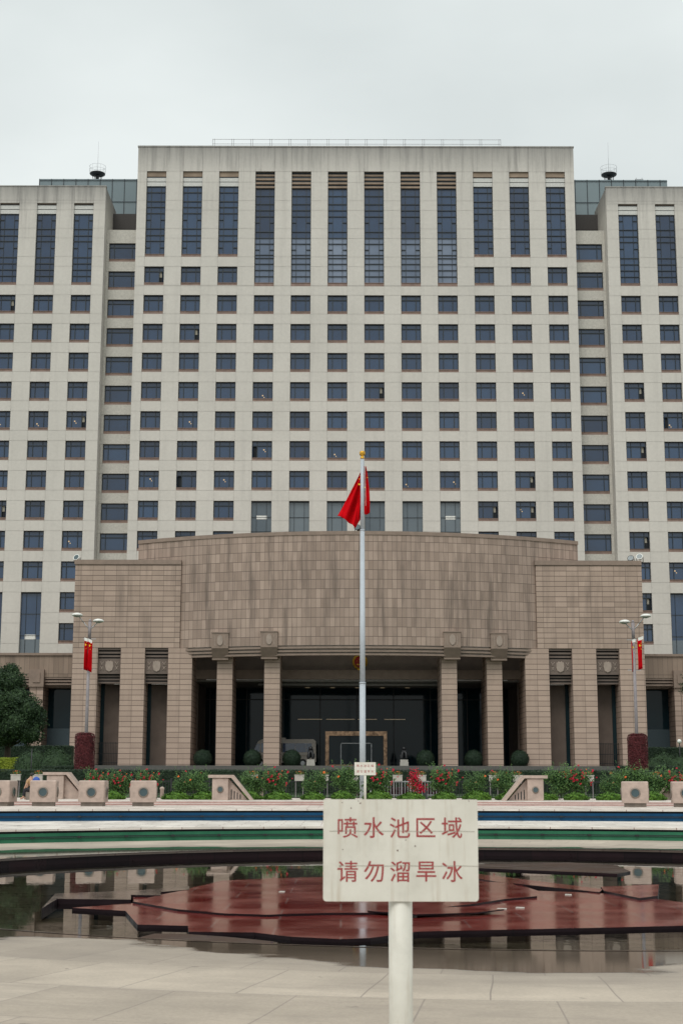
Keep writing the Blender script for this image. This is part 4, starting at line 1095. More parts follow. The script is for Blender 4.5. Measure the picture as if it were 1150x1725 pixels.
# ================================================================== LAMP POSTS WITH BANNERS
def lamp_post(px, mirror, label, side):
    Y = 90.0; s = mirror; b = at(px, 1240, Y=Y); X = b.x; gz = 1.35
    t = thing('street_lamp', (X, Y, gz), label, 'street lamp', 'double armed street lamps')
    Z = lambda py: at(px, py, Y=Y).z
    m = MB(); m.cyl((X,Y,gz),(X,Y,Z(1078)),.11,.085,12); m.cyl((X,Y,Z(1078)),(X,Y,Z(1048)),.10,.10,12); m.cyl((X,Y,Z(1048)),(X,Y,Z(1044)),.09,.06,12); m.build('post', M['post_grey'], t)
    for dx, py0, py1, k in ((-s*.62, 1060, 1040, 1.15), (s*.52, 1060, 1050, 1.0)):
        m = MB(); m.tube([(X,Y,Z(1062)),(X+dx*.55,Y-.15,(Z(1062)+Z(py1))/2+.03),(X+dx,Y-.3,Z(py1)-.02)], .03, 6); a = m.build('arm', M['metal'], t)
        m = MB(); c = Vector((X+dx*1.15, Y-.45, Z(py1)+.05))
        m.ellipsoid(c, .33, .46, .15, 16, 8, 0, zmin=-.25); h = m.build('lamp_head', M['white'], a)
        m = MB(); m.ellipsoid(c+Vector((0,-.03,-.03)), .21, .34, .09, 14, 6, 0); m.build('lens', M['metal'], h)
    m = MB()
    for py in (1077, 1128): m.box(X-.4, X+.4, Y-.02, Y+.02, Z(py)-.02, Z(py)+.02)
    m.build('bracket', M['metal'], t)
    for k, (xa, xb, ya, yb) in enumerate(side):
        q0, q1 = at(xa, ya, Y=Y-.12), at(xb, yb, Y=Y-.12)
        zt, zb = at(xa, 1079, Y=Y).z, at(xa, 1129, Y=Y).z
        m = MB(); n = 10; P_ = []
        tl = at(xa, ya, Y=Y).z; tr = at(xb, yb, Y=Y).z; H = 1.86
        for i in range(n):
            for j in range(8):
                f0, f1, g0, g1 = i/n, (i+1)/n, j/8, (j+1)/8
                def pp(f_, g_): return (q0.x+(q1.x-q0.x)*f_, Y-(.34 if s > 0 else .10)+.22*f_*(1 if s*(k*2-1) > 0 else 1)+.03*math.sin(g_*7+f_*3), tl+(tr-tl)*f_-H*g_)
                m.face([pp(f0,g1),pp(f1,g1),pp(f1,g0),pp(f0,g0)], 1 if j == 0 and False else 0, smooth=True)
        bo = m.build('banner', M['flag'], origin=(q0.x, Y, tl-H)); so = bo.modifiers.new('so','SOLIDIFY'); so.thickness = .012; bake(bo)
        tag(bo, f"red banner with yellow stars, {'left' if k==0 else 'right'} one on the {'left' if s>0 else 'right'} street lamp", 'banner', 'red banners on the street lamps')
        m = MB(); 
        m.face([(q0.x-.01,Y-.37,tl-.10),(q1.x+.01,Y-.37,tr-.10),(q1.x+.01,Y-.37,tr+.09),(q0.x-.01,Y-.37,tl+.09)]); m.build('hem', M['white'], bo)
        m = MB(); cxm = (q0.x+q1.x)/2; wd = q1.x-q0.x
        yy = Y-(.40 if s > 0 else .17)
        for (dx, dz, r_) in ((-.05,-.36,.10),(.1,-.22,.035),(.13,-.36,.035),(.06,-.58,.04)):
            m.face([(cxm + (px_-cxm)*min(1,wd/.4), y_, z_) for px_, y_, z_ in star_pts((cxm+dx*.8, yy, tl+dz), r_, .2)])
        m.build('star', M['star'], bo)
lamp_post(146.3, 1, 'double armed street lamp with banners at the left end of the entrance hall', ((144.4,149.6,1078,1080),(150.9,156.8,1079.5,1083)))
lamp_post(1072.3, -1, 'double armed street lamp with banners at the right end of the entrance hall', ((1063.3,1068.3,1080,1078.5),(1073.3,1081.5,1077,1074)))

# ================================================================== PLANTING
def bush(name, loc, rx, rz, mat, label, cat, group=None, n=1500, size=.10, ry=None, core=.92, bump=.12, seed=1):
    m = MB(); ry = ry or rx
    m.ellipsoid((loc[0],loc[1],loc[2]+rz*.15), rx*core, ry*core, rz*core, 20, 12, 0, bump, seed, zmin=-.2)
    m.leaves((loc[0],loc[1],loc[2]+rz*.15), rx, ry, rz, n, size, 0, .88, 1.04, -.15, bump, seed)
    return tag(m.build(name, mat, origin=loc), label, cat, group)
# clipped balls between the columns
def ball(loc):
    m = MB(); c = (loc[0], loc[1], loc[2]+.66)
    m.ellipsoid(c, .74, .74, .72, 20, 14, 0, .06, 4); m.leaves(c, .80, .80, .78, 2200, .10, 0, .93, 1.03, -.9, .06, 4); m.cyl(loc, (loc[0],loc[1],loc[2]+.3), .05, n=6)
    return m.build('ball_shrub', M['leaf_ball'], origin=loc)
pb = None
words = {345:'between the left block and the outer left column', 428:'between the two left columns', 493:'in front of the beige minibus', 715:'just left of the inner right column', 795:'between the two right columns', 872:'between the outer right column and the right block'}
for px, w_ in words.items():
    q = at(px, 1280, Y=129.0)
    if pb is None: pb = ball((q.x,127.5,EZ)); o = pb
    else: o = pb.copy(); COL.objects.link(o)
    o.location = (q.x, 127.5, EZ); o.rotation_euler.z = px
    tag(o, 'round clipped dark green shrub ' + w_, 'shrub', 'round clipped shrubs under the portico')
def gz(Y): return .9 if Y < 76 else (.9+(Y-76)*.0375 if Y < 84 else 1.2+(Y-84)*.0375)
# hedge
def hedge(px0, px1, Y, ytop, depth, label, n, mat='leaf_hedge', size=.10, zb=None):
    a, c = at(px0, ytop, Y=Y), at(px1, ytop, Y=Y); z0 = gz(Y)-.05 if zb is None else zb; z1 = a.z
    m = MB(); 
    nx = max(4, int((c.x-a.x)/1.0)); k = .06
    m.box(a.x+k, c.x-k, Y+k, Y+depth-k, z0, z1-k)
    for _ in range(n):
        r_ = random.random(); x = random.uniform(a.x, c.x)
        wob = .05*mnoise.noise(Vector((x*.9, 3, z1)))
        if r_ < .55: p_ = Vector((x, Y+random.uniform(-.02,.08)+wob, random.uniform(z0, z1))); nn = Vector((0,-1,.3))
        else: p_ = Vector((x, random.uniform(Y, Y+depth), z1+random.uniform(-.05,.04)+wob)); nn = Vector((0,-.3,1))
        m.leaf(p_, nn+Vector((random.uniform(-1,1),random.uniform(-1,1),random.uniform(-1,1)))*.7, size)
    return tag(m.build('hedge', M[mat], origin=((a.x+c.x)/2, Y+depth/2, z0)), label, 'hedge')
hedge(-30, 1180, 80.0, 1298, 1.2, 'long low dark green hedge running in front of the whole entrance hall', 26000)
hedge(-25, 122, 118.0, 1258, 1.5, 'tall dark green hedge below the left annex, behind the clipped mounds', 7000, size=.16)
hedge(1090, 1180, 118.0, 1259, 1.5, 'tall dark green hedge below the right annex', 5000, size=.16)
hedge(70, 130, 88.0, 1292, 1.0, 'short low hedge at the foot of the left red topiary', 2500)
hedge(1040, 1140, 88.0, 1290, 1.0, 'short low hedge behind the right red topiary', 3500)
hedge(-25, 40, 100.0, 1278, 3.0, 'bright yellow green clipped hedge at the left edge beneath the tree', 5000, 'leaf_lime', .13)
for px, Y, rx, py, lab in ((57,97,1.35,1266,'broad round clipped mound beside the yellow green hedge'), (97,96,1.25,1267,'broad round clipped mound nearest the left red topiary'), (93,101,1.1,1262,'lighter round clipped mound peeping up behind two others on the left'),
                      (1117,101,1.2,1268,'rounded clipped mound at the back right of the red topiary'), (1148,98,1.35,1274,'rounded clipped mound at the right edge'), (1105,97,1.15,1279,'low rounded clipped mound just right of the red topiary'), (1090,99,.9,1277,'small rounded clipped mound half hidden behind the right red topiary')):
    q = at(px, py, Y=Y); z0 = gz(Y); hgt = q.z - z0
    bush('mound_shrub', (q.x, Y, z0), rx, hgt/1.12, M['leaf_mound'], lab, 'shrub', 'round clipped mounds beside the entrance hall', 3500, .12, seed=px)
# red clipped topiary columns
def topiary(px, label):
    Y = 85.0; q = at(px, 1236, Y=Y); z0 = gz(Y); h = q.z - z0; X = q.x; r = .56
    m = MB(); prof = []
    for k in range(12): prof.append((r*(.93+.07*math.sin(k)*.3), h*k/12))
    prof += [(r*.95, h-.18), (r*.8, h-.06), (r*.45, h-.02), (.02, h-.10)]
    m.lathe((X,Y,z0), [(a*.94, b2*.985) for a, b2 in prof], 24)
    for _ in range(9000):
        a = random.random()*2*PI
        if random.random() < .85: zz = random.uniform(0, h-.12); rr = r*(1+.05*mnoise.noise(Vector((a*2,zz*1.5,px)))); p_ = Vector((X+rr*math.cos(a), Y+rr*math.sin(a), z0+zz)); nn = Vector((math.cos(a), math.sin(a), .4))
        else: rr = r*math.sqrt(random.random())*.95; p_ = Vector((X+rr*math.cos(a), Y+rr*math.sin(a), z0+h-.10+.10*math.sin(min(1,rr/r)*PI)+random.uniform(-.02,.03))); nn = Vector((0,0,1))
        m.leaf(p_, nn+Vector((random.uniform(-1,1),random.uniform(-1,1),random.uniform(-1,1)))*.8, .09)
    tag(m.build('topiary', M['leaf_red'], origin=(X,Y,z0)), label, 'topiary', 'red clipped columns of foliage')
topiary(144.5, 'dark red clipped column of foliage at the foot of the left street lamp')
topiary(1073, 'dark red clipped column of foliage at the foot of the right street lamp')

# row of low bright shrubs and rose bushes
lowx = [190, 247, 300, 347, 420, 470, 529, 577, 637, 693, 748, 803, 858, 915, 967, 1024, 1096]
ordn = ['first','second','third','fourth','fifth','sixth','seventh','eighth','ninth','tenth','eleventh','twelfth','thirteenth','fourteenth','fifteenth','sixteenth','seventeenth']
lp = None
def rosebush(seed, nfl, orange, dense):
    rs = random.Random(seed); random.seed(seed)
    m = MB()
    for k in range(7):
        c = Vector((rs.uniform(-.36,.36), rs.uniform(-.3,.3), rs.uniform(.45,1.12)))
        m.leaves(c, .36, .4, .32, 400, .10, 0, .2, 1.1, spread=1.4)
    for k in range(26):     # loose shoots
        a = Vector((rs.uniform(-.5,.5), rs.uniform(-.3,.3), rs.uniform(.85,1.2))); d = Vector((rs.uniform(-.35,.35), rs.uniform(-.2,.2), rs.uniform(.25,.55)))
        for i in range(14): m.leaf(a+d*(i/14)+Vector((rs.uniform(-.04,.04),)*3), (rs.uniform(-1,1),rs.uniform(-1,0),1), .08)
    leaves = m
    f_ = MB()
    for k in range(nfl):
        c = Vector((rs.gauss(0,.34), rs.uniform(-.55,-.1), min(1.45, rs.gauss(1.05,.25))))
        mi = 1 if rs.random() < orange else 0
        q_ = rs.uniform(.4, 1.1)
        for i in range(7): f_.leaf(c+Vector((rs.uniform(-.04,.04), rs.uniform(-.03,.03), rs.uniform(-.04,.04)))*q_, (rs.uniform(-1,1), -1, rs.uniform(-.5,1)), .085*q_, mi)
    return leaves, f_
protoR = []
for sd_, nf, og in ((1, 5, .4), (2, 3, .6), (3, 30, .05), (4, 2, .5)):
    lv, fl_ = rosebush(sd_, nf, og, 0); protoR.append((lv, fl_))
random.seed(77)
rb_cache = {}
stem = MB(); 
for i in range(5): stem.tube([(-.1+.05*i, 0, 0), (-.3+.15*i, 0, .55)], .015, 4)
for n, px in enumerate(lowx):
    q = at(px, 1340, Y=68.5); X = q.x
    if lp is None: lp = bush('low_shrub', (X,68.0,.86), .58, .30, M['leaf_low'], '', '', None, 1500, .11, .45, bump=.45, core=.8, seed=3); o = lp
    else: o = lp.copy(); COL.objects.link(o)
    wf = random.uniform(.85, 1.1)
    o.location = (X, 68.0, .86); o.scale = (wf, 1, random.uniform(.85,1.1)); o.rotation_euler.z = random.choice((0, PI))
    tag(o, f'bright green low shrub at the front of the flower bed, {ordn[n]} from the left', 'shrub', 'bright green low shrubs along the flower bed')
rosex = [165, 205, 250, 312, 335, 425, 465, 530, 585, 640, 750, 800, 850, 940, 975, 1030, 1065, 1100, 1140]
rord = ordn + ['eighteenth','nineteenth']
for n, px in enumerate(rosex):
    q = at(px, 1340, Y=69.5); Y = 69.6 + random.uniform(-.3,.9); X = at(px, 1340, Y=Y).x
    k = 2 if px in (640, 750, 165, 205) else (n % 4)
    t = thing('rose_bush', (X, Y, .86), '', '', None)
    sc = random.uniform(.9, 1.1)
    if px in (640,): sc = 1.1
    t.scale = (sc*1.05, sc, sc); t.rotation_euler.z = 0
    if k in rb_cache:
        for src in rb_cache[k]:
            c = src.copy(); COL.objects.link(c); c.parent = t
    else:
        lv, fl_ = protoR[k]
        a = lv.build('foliage', M['leaf_rose'], origin=(0,0,0)); b2 = fl_.build('blossom', [M['petal'], M['petal_orange']], origin=(0,0,0)); c = stem.build('stem', M['bark'], origin=(0,0,0))
        for x in (a, b2, c): x.parent = t; x.location = (0,0,0)
        rb_cache[k] = [a, b2, c]
    tag(t, f'leafy rose bush with red blooms, {rord[n]} from the left in the flower bed', 'rose bush', 'rose bushes in the flower bed')
# dense red flowering shrub in the middle right
q = at(699, 1330, Y=70.5); t = thing('flowering_shrub', (q.x, 70.5, .86), 'upright shrub covered in crimson blossom, right of the flagpole', 'shrub')
m = MB(); m.leaves((q.x,70.5,1.75), .38, .35, .62, 420, .10, 0, .2, 1.05, spread=1.3); m.leaves((q.x+.25,70.5,1.4), .35, .3, .3, 160, .1, 0, .3, 1.05); m.build('blossom', M['petal'], t)
m = MB(); m.leaves((q.x,70.6,1.55), .42, .35, .6, 500, .10, 0, .1, 1.0, spread=1.3); m.tube([(q.x,70.5,.86),(q.x,70.5,1.5)], .03, 5); m.build('foliage', M['leaf_rose'], t)

# camphor tree at the left, edge of another at the right
def tree(name, base, blobs, nl, size, label, mat, trunk_r=.28):
    t = thing(name, base, label, 'tree'); b = Vector(base)
    m = MB(); top = Vector(blobs[0][0])
    m.cyl(b, (b.x+.1,b.y,b.z+2.2), trunk_r, trunk_r*.7, 12)
    for c, r_ in blobs:
        c = Vector(c); mid = (Vector((b.x+.1,b.y,b.z+2.2))+c)/2+Vector((0,0,-.2))
        m.cyl((b.x+.1,b.y,b.z+2.15), mid, trunk_r*.42, trunk_r*.28, 8); m.cyl(mid, c, trunk_r*.28, trunk_r*.1, 8)
    m.build('trunk', M['bark'], t)
    m = MB(); tot = sum(r_[0]*r_[2] for _, r_ in blobs)
    for i, (c, r_) in enumerate(blobs):
        m.ellipsoid(c, r_[0]*.72, r_[1]*.72, r_[2]*.72, 16, 10, 0, .35, i*3.1)
        m.leaves(c, r_[0], r_[1], r_[2], int(nl*r_[0]*r_[2]/tot), size, 0, .62, 1.08, -1, .35, i*3.1, 1.0)
    m.build('crown', mat, t)
def bl(px, py, Y, r, rz=None): q = at(px, py, Y=Y); return ((q.x, q.y, q.z), (r, r, rz or r*.85))
base = at(12, 1270, Y=104); 
tree('camphor_tree', (base.x, 104, gz(104)), [bl(5,1150,104,1.25), bl(-25,1165,104,1.6), bl(22,1150,103.5,.9), bl(-10,1195,103,1.7), bl(30,1180,103,1.05), bl(48,1198,103,1.1), bl(60,1215,103.5,.85), bl(28,1222,102.6,1.25), bl(50,1236,103,1.0), bl(0,1232,103,1.3), bl(-40,1215,104,1.8), bl(68,1203,104,.5), bl(20,1130,104,.6)],
     42000, .17, 'dense dark green camphor tree at the left edge before the annex', M['leaf_dark'])
base = at(1178, 1270, Y=108)
tree('camphor_tree', (base.x, 108, gz(108)), [bl(1168,1160,108,.9), bl(1185,1140,108,1.4), bl(1195,1180,108,1.5)], 7000, .17, 'small dark tree whose leaves just enter at the right edge', M['leaf_dark'], .18)

# ================================================================== GRANITE LAMP CUBES
cubes = [(2,1358,-.10,'leftmost, cut by the left edge'), (75,1358,.10,'second from the left'), (158,1358,.0,'third from the left'), (242,1358,.14,'fourth from the left'), (1070,1357,-.16,'inner one on the right'), (1154,1357,-.16,'cut by the right edge')]
pc = None
cu = MB()
def rbox(m, x0,x1,y0,y1,z0,z1,bv,mi=0):
    # box with chamfered vertical and top edges
    poly = [(x0+bv,y0),(x1-bv,y0),(x1,y0+bv),(x1,y1-bv),(x1-bv,y1),(x0+bv,y1),(x0,y1-bv),(x0,y0+bv)]
    for i in range(8):
        a, b2 = poly[i], poly[(i+1)%8]; m.face([(a[0],a[1],z0),(b2[0],b2[1],z0),(b2[0],b2[1],z1-bv),(a[0],a[1],z1-bv)], mi)
    ins = [(x0+2*bv if x < (x0+x1)/2 and x > x0 else x0+bv if x <= x0 else x1-bv if x >= x1 else x1-2*bv, y) for x, y in poly]
    cxm, cym = (x0+x1)/2, (y0+y1)/2
    top = [(cxm+(x-cxm)*(1-2*bv/(x1-x0)), cym+(y-cym)*(1-2*bv/(y1-y0))) for x, y in poly]
    for i in range(8):
        a, b2, c, d = poly[i], poly[(i+1)%8], top[(i+1)%8], top[i]
        m.face([(a[0],a[1],z1-bv),(b2[0],b2[1],z1-bv),(c[0],c[1],z1),(d[0],d[1],z1)], mi)
    m.face([(x,y,z1) for x,y in top], mi); m.face([(x,y,z0) for x,y in poly][::-1], mi)
for px, py, rot, lab in cubes:
    q = at(px, py, Y=56.5); X = q.x
    if pc is None:
        t = thing('stone_lamp', (0,0,0), '', '', None)
        m = MB(); rbox(m, -.49,.49,-.49,.49,.15,.95,.035); m.build('block', M['granite_pink'], t)
        m = MB(); m.box(-.40,.40,-.40,.40,0,.15); m.build('plinth', M['granite_dark'], t)
        for ang in (0, PI/2, -PI/2):
            m = MB(); d = Vector((math.sin(ang), -math.cos(ang), 0)); c = d*.49 + Vector((0,0,.52))
            m.ring(c-d*.01, .20, c+d*.035, .185, 20, 0); m.ring(c+d*.035, .185, c+d*.035+d*.0005, .15, 20, 0); m.ring(c+d*.035, .15, c+d*.005, .15, 20, 0)
            r_ = m.build('lamp_ring', M['granite_dark'], t)
            m = MB(); m.disc(c+d*.012, .155, d, 20); m.build('lens', M['lens'], r_)
        pc = t
    else: t = copy_tree(pc)
    t.location = (X, 56.5, .74); t.rotation_euler.z = rot
    tag(t, 'pink granite cube lamp on the plaza edge, ' + lab, 'stone lamp', 'granite cube lamps along the plaza edge')

# stair parapets with a sloping side
def parapet(px, mir, label, Y=66.0, zoom=1.0, lens=True):
    X = at(px, 1345, Y=Y).x; z0 = .86; s = mir
    t = thing('stair_parapet', (X, Y, z0), label, 'stair parapet', 'granite stair parapets')
    h = 1.12*zoom; w = .36*zoom
    m = MB(); rbox(m, X-w, X+w, Y-.1, Y+.7, z0, z0+h-.16, .03); m.build('post', M['granite_pink'], t)
    m = MB(); L = .85*zoom
    # wedge wall running back and down
    xa, xb = X+s*w, X+s*(w+L)
    P_ = [(xa, z0), (xb, z0), (xa, z0+h-.2)]
    fr = [(x, Y+.12, z) for x, z in P_]; bk = [(x, Y+.62, z) for x, z in P_]
    if s < 0: fr = fr[::-1]; bk = bk[::-1]
    m.face(fr); m.face(bk[::-1])
    for i in range(3): j = (i+1) % 3; m.face([fr[j], fr[i], bk[i], bk[j]])
    m.build('side_wall', M['granite_pink'], t)
    m = MB()
    a0 = (X-s*(w+.18), z0+h-.15); a1 = (X+s*(w+.12), z0+h-.15); a2 = (X+s*(w+L+.12), z0)
    th = .13
    up = [(a0[0],a0[1]),(a1[0],a1[1]),(a2[0]-s*.02,a2[1])]; tp = [(a0[0],a0[1]+th),(a1[0]+s*.06,a1[1]+th),(a2[0]+s*.12,a2[1])]
    for i in range(2):
        q4 = [up[i], up[i+1], tp[i+1], tp[i]]
        f4 = [(x, Y-.16, z) for x, z in q4]; b4 = [(x, Y+.76, z) for x, z in q4]
        if s < 0: f4 = f4[::-1]; b4 = b4[::-1]
        m.face(f4); m.face(b4[::-1])
        for k in range(4): l_ = (k+1) % 4; m.face([f4[l_], f4[k], b4[k], b4[l_]])
    m.build('handrail', M['granite_pink'], t)
    m = MB()
    for k in range(4 if lens else 0): xx = X+s*(w+.12+.13*k); hh_ = (h-.3)*(1-(.12+.13*k)/L)*.75; m.box(xx-.02, xx+.02, Y+.10, Y+.118, z0+.05, z0+.05+max(.08,hh_*.8))
    if lens:
        m.build('vent_slot', M['interior'], t)
        d = Vector((0,-1,0)); c = Vector((X, Y-.1, z0+h*.42)); m = MB()
        m.ring(c-d*.01, .16, c+d*.03, .15, 20); m.ring(c+d*.03, .15, c+d*.0305, .11, 20); m.build('lamp_ring', M['granite_dark'], t)
        m = MB(); m.disc(c+d*.012, .125, d, 20); m.build('lens', M['lens'], t)
parapet(372, 1, 'pink granite stair parapet sloping down to the right, left of the big sign')
parapet(902, -1, 'pink granite stair parapet sloping down to the left, right of the big sign', zoom=1.0)
parapet(94, 1, 'pale granite stair parapet behind the cubes at the far left', Y=70, zoom=1.12, lens=False)
parapet(1152, -1, 'pale granite stair parapet at the right edge, behind the cubes', Y=70, zoom=1.0, lens=False)

# ================================================================== RAILINGS, PLANTER BOXES
rY = 76.5
def railing(px0, px1, label, zt=1.75, col='black', Y=rY):
    a, c = at(px0, 1330, Y=Y).x, at(px1, 1330, Y=Y).x
    m = MB(); n = int((c-a)/.14)
    for i in range(n+1): X = a+(c-a)*i/n; m.box(X-.012, X+.012, Y-.012, Y+.012, .9, zt)
    for z in (1.0, zt-.08): m.box(a, c, Y-.034, Y-.014, z, z+.04)
    for i in range(0, n+1, 14): X = a+(c-a)*i/n; m.box(X-.04, X+.04, Y-.09, Y-.036, .86, zt+.1)
    tag(m.build('iron_fence', M[col], origin=((a+c)/2, Y, .86)), label, 'fence', 'low iron fences behind the flower bed')
railing(-20, 180, 'black iron fence behind the cubes at the left')
railing(225, 575, 'black iron fence behind the rose bushes left of the flagpole')
railing(625, 740, 'pale grey iron fence between the flagpole and the crimson shrub', col='metal')
railing(760, 1180, 'black iron fence behind the rose bushes at the right')
m = MB(); a, c = at(600, 1330, Y=77.5).x, at(745, 1330, Y=77.5).x; m.box(a, c, 77.5, 78.6, .86, 1.35)
for _ in range(2500): m.leaf(Vector((random.uniform(a,c), 77.45+random.uniform(-.05,.1), random.uniform(.9,1.4))), (random.uniform(-1,1),-1,random.uniform(-.5,1)), .1)
tag(m.build('dark_hedge', foliage('purple_leaves', (.02,.008,.010), (.06,.02,.025)), origin=((a+c)/2, 78, .86)), 'low dark purple hedge behind the pale fence near the flagpole', 'hedge')
pbx = [(28,'behind the leftmost cube lamps'),(65,'above the second cube from the left'),(427,'above the right foot of the left stair parapet'),(505,'standing left of the small sign'),(546,'nearest the bronze portal on the left'),(596,'touching the left edge of the small sign'),(670,'left of the crimson shrub'),(710,'right of the crimson shrub'),(832,'behind the roses left of the right stair parapet'),(872,'just left of the right stair parapet'),(948,'just right of the right stair parapet'),(992,'left of the right red topiary'),(1105,'right of the right red topiary')]
pp0 = None
for px, w_ in pbx:
    q = at(px, 1310, Y=76.0)
    if pp0 is None:
        t = thing('planter_box', (0,0,0), '', '')
        m = MB(); m.box(-.24,.24,-.1,.1,0,.30); m.box(-.26,.26,-.12,.12,.27,.31); m.box(-.2,.2,-.105,-.1,.08,.12); m.build('box', M['box_grey'], t)
        m = MB(); m.leaves((0,0,.36), .26,.14,.12, 160, .09, 0, .3,1.1); 
        m.build('foliage', M['leaf_rose'], t)
        m = MB(); m.leaves((0,-.03,.42), .22,.12,.10, 22, .08, 0, .3,1.1); m.build('flower', M['petal_orange'], t)
        m = MB(); m.box(-.2,-.17,-.02,.02,-.84,0); m.box(.17,.2,-.02,.02,-.84,0); m.build('leg', M['post_grey'], t)
        pp0 = t
    else: t = copy_tree(pp0)
    t.location = (q.x, 76.0, 1.72)
    tag(t, 'small white planter box with flowers, ' + w_, 'planter', 'white planter boxes along the fence')
# small bollards and traffic cones between the shrubs
def bollard(px, Y, label):
    X = at(px, 1335, Y=Y).x; m = MB(); m.lathe((X,Y,.86), [(.09,0),(.09,.42),(.11,.44),(.11,.52),(.04,.56),(.01,.57)], 12)
    tag(m.build('bollard', M['granite_pink'], origin=(X,Y,.86)), label, 'bollard', 'short stone bollards behind the shrubs')
bollard(441, 72, 'short pale stone bollard between the roses right of the left stair parapet'); bollard(274, 72, 'short pale stone bollard just right of the fourth granite cube')
bollard(341, 72, 'short pale stone bollard directly left of the left stair parapet')
def cone(px, Y, label):
    X = at(px, 1335, Y=Y).x; m = MB(); m.lathe((X,Y,.86), [(.20,0),(.20,.04),(.13,.05),(.05,.42),(.02,.44),(.001,.44)], 14)
    tag(m.build('traffic_cone', M['black'], origin=(X,Y,.86)), label, 'cone', 'dark cones on the path')
cone(448, 70.6, 'dark cone beside the bollard left of the big sign'); cone(848, 71, 'dark cone among the roses left of the right stair parapet'); cone(716, 71, 'dark cone right of the crimson shrub')
# garden sprinkler post at left, white globe lamp at right
q = at(54, 1290, Y=86); m = MB(); m.cyl((q.x,86,gz(86)), (q.x,86,at(54,1262,Y=86).z), .035, n=6)
tag(m.build('thin_post', M['black'], origin=(q.x,86,gz(86))), 'thin dark post rising in front of the left clipped mound', 'post')
q = at(1144, 1248, Y=115); t = thing('globe_lamp', (q.x,115,gz(115)), 'white globe lamp on a short post before the right annex', 'lamp')
m = MB(); m.ellipsoid((q.x,115,q.z), .17,.17,.17, 14, 10); m.build('globe', M['white'], t); m = MB(); m.cyl((q.x,115,gz(115)), (q.x,115,q.z-.15), .04, n=8); m.build('post', M['black'], t)

# ================================================================== PERSON (seated, leaning forward, behind the second cube)
def skinned(name, verts, edges, radii, mat, parent, origin):
    me = bpy.data.meshes.new(name); me.from_pydata([Vector(v)-Vector(origin) for v in verts], edges, [])
    o = bpy.data.objects.new(name, me); COL.objects.link(o)
    if parent is not None: o.parent = parent; o.location = Vector(origin)-wloc(parent)
    else: o.location = origin
    o.modifiers.new('sk','SKIN')
    for v_, r_ in zip(me.skin_vertices[0].data, radii): v_.radius = (r_, r_)
    me.skin_vertices[0].data[0].use_root = True
    ss = o.modifiers.new('ss','SUBSURF'); ss.levels = 2; ss.render_levels = 2; me.materials.append(mat); bake(o); return o
PY = 66.0; o0 = at(48, 1341, Y=PY); o0 = Vector((o0.x, PY, .86))
S = MB(); S.box(o0.x-.05,o0.x+.6,PY-.2,PY+.3,.86,1.2); 
tag(S.build('granite_bench', M['granite_dark'], origin=(o0.x+.3,PY,.86)), 'low stone bench beneath the crouching person', 'bench')
def pv(x, z, y=0): return (o0.x+x, PY+y, .86+z)
per = thing('person', (o0.x, PY, .86), 'person in tan shirt and dark trousers sitting bent forward behind the second granite cube', 'person')
V = [pv(.28,.46),pv(.22,.66),pv(.10,.86),pv(.12,.96),pv(.14,1.04,-.02), pv(.02,.84,-.17),pv(-.05,.62,-.22),pv(-.12,.48,-.2), pv(.02,.84,.17),pv(-.05,.62,.22),pv(-.12,.48,.2),
     pv(.24,.44,-.1),pv(-.10,.46,-.16),pv(-.16,.10,-.16),pv(-.30,.04,-.17), pv(.24,.44,.1),pv(-.02,.46,.14),pv(-.06,.10,.16),pv(-.20,.04,.17)]
E = [(0,1),(1,2),(2,3),(3,4),(2,5),(5,6),(6,7),(2,8),(8,9),(9,10),(0,11),(11,12),(12,13),(13,14),(0,15),(15,16),(16,17),(17,18)]
Rr = [.13,.14,.13,.055,.085,.055,.042,.035,.055,.042,.035,.10,.075,.05,.04,.10,.075,.05,.04]
skinned('body', V, E, Rr, M['skin'], per, o0)
skinned('shirt', [pv(.28,.48),pv(.22,.66),pv(.10,.86),pv(.02,.85,-.17),pv(-.02,.70,-.2),pv(.02,.85,.17),pv(-.02,.70,.2)], [(0,1),(1,2),(2,3),(3,4),(2,5),(5,6)], [.145,.155,.145,.07,.062,.07,.062], M['shirt'], per, o0)
skinned('trousers', [pv(.28,.45),pv(.24,.43,-.1),pv(-.10,.46,-.16),pv(-.155,.14,-.16),pv(.24,.43,.1),pv(-.02,.46,.14),pv(-.055,.14,.16)], [(0,1),(1,2),(2,3),(0,4),(4,5),(5,6)], [.145,.115,.088,.065,.115,.088,.065], M['trousers'], per, o0)
m = MB(); m.ellipsoid(pv(.16,1.09,0), .10,.09,.10, 14, 10, 0, zmin=-.2); m.build('hair', M['hair'], per)
m = MB(); m.ellipsoid(pv(.38,.86,-.12), .16,.10,.14, 14, 10, 0, .2, 2); tag(m.build('shoulder_bag', M['bag'], origin=pv(.38,.72,-.12)), 'bright blue bag held at the shoulder of the seated person', 'bag')

